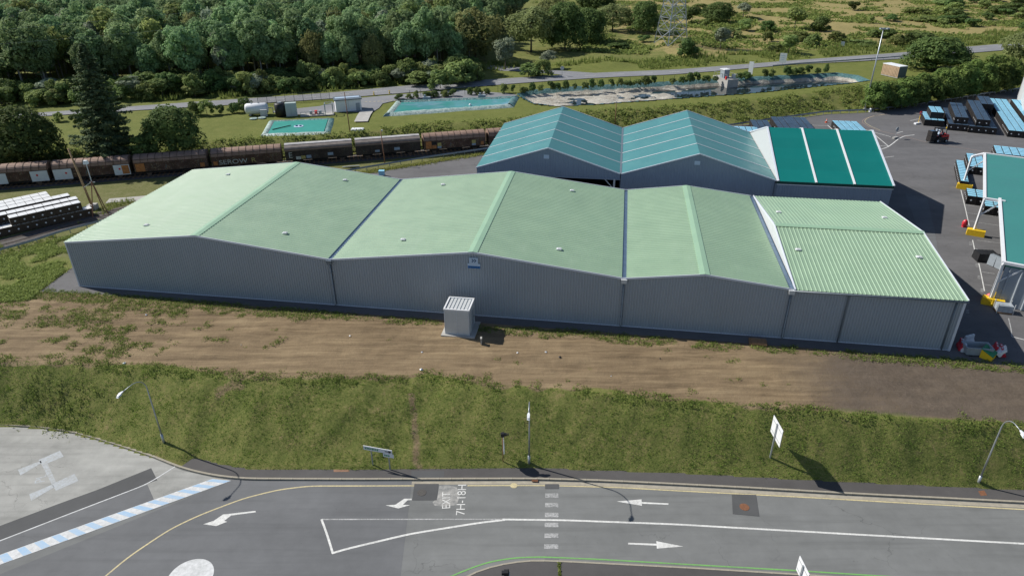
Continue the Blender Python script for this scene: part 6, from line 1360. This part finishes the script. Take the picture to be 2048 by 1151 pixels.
# the wood: nearest trees one by one, the rest as one mass
FT = []
ex, ey = np.array([G(-600, 236, LAWN)[0], G(0, 197, LAWN)[0], G(300, 184, LAWN)[0], G(620, 168, LAWN)[0], G(900, 150, LAWN)[0], G(985, 140, LAWN)[0]]), np.array([G(-600, 236, LAWN)[1], G(0, 197, LAWN)[1], G(300, 184, LAWN)[1], G(620, 168, LAWN)[1], G(900, 150, LAWN)[1], G(985, 140, LAWN)[1]])
for yy in np.arange(120, 330, 4.8):
    for xx in np.arange(-300, 8, 5.0):
        x, y = xx+random.uniform(-2.2, 2.2), yy+random.uniform(-2.2, 2.2)
        if y < np.interp(x, ex, ey)+1 or x > -14+(y-178)*.16: continue
        FT.append((x, y))
FT.sort(key=lambda p: p[1]-.28*p[0]*0+np.hypot(p[0], p[1])*.0)
def inview(x, y):
    d = np.array([x, y, 14])-np.array([0, 0, CH]); f_ = d @ ax_f; return abs(FPX*(d @ R2)/f_) < 1100
vis = [p for p in FT if inview(*p)]; oth = [p for p in FT if not inview(*p)]
vis.sort(key=lambda p: p[1]-np.interp(p[0], ex, ey)); one, mass = vis[:285], vis[285:]+oth
for x, y in one:
    s = random.uniform(.72, 1.2); kd = random.choices(('forest', 'willow', 'young', 'silver'), (.8, .1, .05, .05))[0]; fr = y-np.interp(x, ex, ey) < 7; tree(kd, (x, y, ground_at(x, y)-.1), 14*s*random.uniform(.93, 1.1), 7.6*s*random.uniform(.85, 1.1), 'tall tree in the front edge of the dense wood' if fr else 'leafy tree crown inside the dense wood beyond the road', 'tree', 'trees at the edge of the wood' if fr else 'trees inside the wood', None, 'forest_tree')
me = bpy.data.meshes.new('far_wood'); me.from_pydata([(x, y, ground_at(x, y)-.1) for x, y in mass], [], [])
a1 = me.attributes.new('sc', 'FLOAT', 'POINT'); a1.data.foreach_set('value', [random.uniform(.85, 1.2) for _ in mass]); a2 = me.attributes.new('rot', 'FLOAT', 'POINT'); a2.data.foreach_set('value', [random.uniform(0, 6.28) for _ in mass])
fw = link('far_wood', me, None); struct(fw, 'stuff', 'deeper part of the dense wood beyond the back road')
ng = bpy.data.node_groups.new('wood', 'GeometryNodeTree'); ng.interface.new_socket('Geometry', in_out='INPUT', socket_type='NodeSocketGeometry'); ng.interface.new_socket('Geometry', in_out='OUTPUT', socket_type='NodeSocketGeometry')
N_ = ng.nodes; gi = N_.new('NodeGroupInput'); go = N_.new('NodeGroupOutput'); ip_ = N_.new('GeometryNodeInstanceOnPoints'); jo = N_.new('GeometryNodeJoinGeometry')
src = {}
for o in COL.objects:
    if o.type == 'MESH' and o.data.name.startswith('forest_crown'): src.setdefault(o.data.name, o)
for ch in src.values():
    oi = N_.new('GeometryNodeObjectInfo'); oi.inputs['Object'].default_value = ch; oi.inputs['As Instance'].default_value = True; oi.transform_space = 'ORIGINAL'; ng.links.new(oi.outputs['Geometry'], jo.inputs[0])
ip_.inputs['Pick Instance'].default_value = True; rvn = N_.new('FunctionNodeRandomValue'); rvn.data_type = 'INT'; rvn.inputs[4].default_value = 0; rvn.inputs[5].default_value = len(src)-1; ng.links.new(rvn.outputs[2], ip_.inputs['Instance Index'])
def na_(nm): q = N_.new('GeometryNodeInputNamedAttribute'); q.data_type = 'FLOAT'; q.inputs[0].default_value = nm; return q.outputs[0]
cx_ = N_.new('ShaderNodeCombineXYZ'); ng.links.new(na_('rot'), cx_.inputs[2]); ng.links.new(gi.outputs[0], ip_.inputs['Points']); ng.links.new(jo.outputs[0], ip_.inputs['Instance']); ng.links.new(cx_.outputs[0], ip_.inputs['Rotation']); ng.links.new(na_('sc'), ip_.inputs['Scale']); ng.links.new(ip_.outputs[0], go.inputs[0])
md = fw.modifiers.new('wood', 'NODES'); md.node_group = ng

# ------------------------------------------------------------------ grass, weeds and rough growth
def tufts(name, X, Y, mat, hgt, blades, lean, wid, label, rng=RNG):
    n = len(X); Zg = hfun(X, Y); hgt = hgt*np.clip(1+.45*vnoise(X, Y, 1.1, 81)+.45*vnoise(X, Y, .45, 82), .4, 2.2); Xb = np.repeat(X, blades)+rng.normal(size=n*blades)*.07; Yb = np.repeat(Y, blades)+rng.normal(size=n*blades)*.07; Zb = np.repeat(Zg, blades)-.02; H = np.repeat(hgt*rng.uniform(.55, 1.4, n), blades)*rng.uniform(.7, 1.2, n*blades)
    a = rng.uniform(0, 6.28, n*blades); l = rng.uniform(.15, 1, n*blades)*lean*H; b0 = np.stack([Xb, Yb, Zb], 1); sd = np.stack([-np.sin(a), np.cos(a), a*0], 1)*(wid*rng.uniform(.6, 1.3, n*blades))[:, None]; tip = b0+np.stack([np.cos(a)*l, np.sin(a)*l, H], 1)
    V = np.stack([b0-sd, b0+sd, tip], 1).reshape(-1, 3); F = np.arange(3*n*blades).reshape(-1, 3); tint = np.repeat(np.clip(np.repeat(rng.uniform(0, .6, n), blades)+rng.uniform(0, .4, n*blades), 0, 1), 3)
    return struct(bulk(name, V, F, mat, {'tint': ('POINT', tint)}), 'stuff', label)
def clumps(name, X, Y, S, mat, k, leaf, label, flat=.7, rng=RNG):
    n = len(X); Zg = hfun(X, Y); o = rng.normal(size=(n*k, 3))*np.repeat(S, k)[:, None]*.42; P = np.stack([np.repeat(X, k), np.repeat(Y, k), np.repeat(Zg, k)], 1)+o*np.array([1, 1, 0]); P[:, 2] += np.abs(o[:, 2])*flat+.03
    N = rng.normal(size=P.shape)*.6+np.array([0, 0, .8]); V, F = quads(P, N, leaf*rng.uniform(.6, 1.4, n*k)*np.repeat(np.sqrt(S), k), 1.5, rng)
    return struct(bulk(name, V, F, mat, {'tint': ('POINT', np.repeat(np.clip(np.repeat(rng.uniform(0, .5, n), k)+rng.uniform(0, .5, n*k), 0, 1), 4))}), 'stuff', label)
X = RNG.uniform(-58, 52, 150000); Y = RNG.uniform(39, 58, 150000); f_ = np.interp(X, FX, FY); t2 = np.interp(X, TX, TY); ok = (Y > f_+.12) & (Y < t2+.25) & (vnoise(X, Y, 1.5, 31)+.7*vnoise(X, Y, .6, 32)+.35*vnoise(X, Y, 5, 33) > -.95)
tufts('grass', X[ok], Y[ok], L_grass, .072, 4, 1.0, .022, 'rough mown grass covering the road bank')
X = RNG.uniform(-60, 50, 60000); Y = RNG.uniform(42, 72, 60000); t2 = np.interp(X, TX, TY); bf = np.interp(X, [-400, -49, 42.0, 60, 400], [124, 67.6, 53.1, 50.3, 0]); Yr = Y+X*.13; nn = .8*vnoise(X*.3, Yr, 1.3, 41)+.8*vnoise(X, Y, .9, 42)+.5*vnoise(X, Y, 3, 45)
e1_ = np.exp(-((Y-t2-.1)/.9)**2)*1.35*(1+.4*vnoise(X, Y*0, 6, 44)); e2_ = np.exp(-((Y-bf+.9)/1.0)**2)*1.75; left = np.clip((-14-X)/26, 0, 1)*.95*np.clip((Y-t2)/1.0, 0, 1)
ok = (Y > t2-.6) & (Y < bf+.1) & (nn+e1_+e2_+left > 1.02+RNG.uniform(-.15, .35, len(X))); ok &= ~((X > 30) & (Y > t2+1.2) & (Y < bf-1.6))
clumps('weeds', X[ok][:17000], Y[ok][:17000], RNG.uniform(.18, .46, ok.sum())[:17000], L_weed, 12, .13, 'weeds growing in patches along the bare earth strip', .45)
# lush weeds left of the warehouse
Q = np.array(GP([(-60, 545), (0, 515), (75, 490), (150, 470), (170, 500), (150, 528), (82, 580), (60, 600), (0, 605), (-60, 608)], 0))[:, :2]; X = RNG.uniform(Q[:, 0].min(), Q[:, 0].max(), 9000); Y = RNG.uniform(Q[:, 1].min(), Q[:, 1].max(), 9000); ok = in_poly(X, Y, Q) & (vnoise(X, Y, 2.2, 51)+.4*vnoise(X, Y, .8, 53) > -.2)
clumps('weeds', X[ok], Y[ok], RNG.uniform(.2, .5, ok.sum()), L_bright, 14, .17, 'lush bright green weeds left of the warehouse corner')
X = RNG.uniform(-75, -30, 16000); Y = RNG.uniform(66, 104, 16000); P2 = np.array(GP([(-100, 560), (0, 520), (150, 472), (190, 455), (390, 352), (520, 350), (330, 395), (210, 402), (180, 440), (0, 490), (-100, 515)], 0))[:, :2]
ok = in_poly(X, Y, P2) & (vnoise(X, Y, 1.8, 52) > -.3); tufts('grass', X[ok], Y[ok], L_rough, .38, 6, .7, .03, 'tall loose grass beside the siding and crash barrier')
gx_ = np.concatenate([G(700+i*2.9, 350.5-i*.46, 0)[None, :2]+RNG.normal(size=(10, 2))*np.array([.6, .35]) for i in range(95)]); clumps('weeds', gx_[:, 0], gx_[:, 1], RNG.uniform(.2, .5, len(gx_)), L_bright, 10, .16, 'weeds along the crash barrier beside the yard')
# rough growth on the bank behind train and yard
X = RNG.uniform(-95, 140, 60000); Y = RNG.uniform(100, 190, 60000); b_ = np.interp(X, BX, BY); c_ = np.interp(X, CX_, CY_); ok = (Y > b_+.3) & (Y < c_+.6) & (vnoise(X, Y, 2.5, 61) > -.5)
clumps('undergrowth', X[ok], Y[ok], RNG.uniform(.4, .85, ok.sum()), L_rough, 9, .30, 'rough bushy growth covering the bank behind the train', .9)
# reeds and tall grass beyond the back road
X = RNG.uniform(-100, 190, 70000); Y = RNG.uniform(150, 300, 70000); q_ = np.interp(X, QX, QY); ok = (Y > q_+1.2) & (Y < q_+16+vnoise(X, Y*0, 12, 71)*7) & (vnoise(X, Y, 6, 72) > -.35) & ~((X > -12) & (X < 34) & (Y < q_+11))
tufts('tall_grass', X[ok], Y[ok], L_rough, .95, 5, .5, .10, 'tall grass and reeds along the far side of the back road')
X = RNG.uniform(10, 260, 60000); Y = RNG.uniform(190, 420, 60000); q_ = np.interp(X, QX, QY); ok = (Y > q_+12) & (vnoise(X, Y, 9, 73)+.5*vnoise(X, Y, 3.5, 74) > -.02)
clumps('undergrowth', X[ok], Y[ok], RNG.uniform(.5, 1.3, ok.sum()), L_rough, 6, .55, 'low scrub patches over the dry meadow', .7)
# moss and grass in the island joint
gj = np.concatenate([G(1118.5+k*.12, 1126+k*2.6, ROADZ+.12)[None, :2]+RNG.normal(size=(14, 2))*.05 for k in range(16)]); V, F = quads(np.column_stack([gj, np.full(len(gj), ROADZ+.15)]), RNG.normal(size=(len(gj), 3))*.5+np.array([0, 0, 1]), RNG.uniform(.06, .14, len(gj)))
struct(bulk('weeds', V, F, L_weed, {'tint': ('POINT', np.repeat(RNG.uniform(0, 1, len(gj)), 4))}), 'stuff', 'strip of moss and grass in the pavement joint at the lower edge')

# dark rank growth on the left of the bank
rg = np.concatenate([np.stack([RNG.normal(G(c_[0], c_[1], -1.6)[0], 1.4, 60), RNG.normal(G(c_[0], c_[1], -1.6)[1], .7, 60)], 1) for c_ in ((95, 795), (125, 812), (60, 785), (140, 790))])
clumps('undergrowth', rg[:, 0], rg[:, 1], RNG.uniform(.2, .5, len(rg)), L_rough, 9, .15, 'dark rank growth on the bank above the pale lot', .6)
# overhead cables from the pylon
pyb = np.array(pb)
for k, (zz_, e_) in enumerate(((24., (-420, 118, 15.)), (29., (-420, 92, 18.)))):
    a_ = pyb+np.array([-4.5, -2.1, zz_-2]); b_ = G(e_[0], e_[1], e_[2]); P_ = [a_+(b_-a_)*q+np.array([0, 0, -5*4*q*(1-q)*.5]) for q in np.linspace(0, 1, 40)]
    m = MB(); m.tube(P_, .012, 4); o = m.build('power_cable', M_lgrey); tag(o, 'thin overhead power cable crossing before the wood, %s of two' % ('lower' if k == 0 else 'upper'), 'cable', 'overhead power cables')
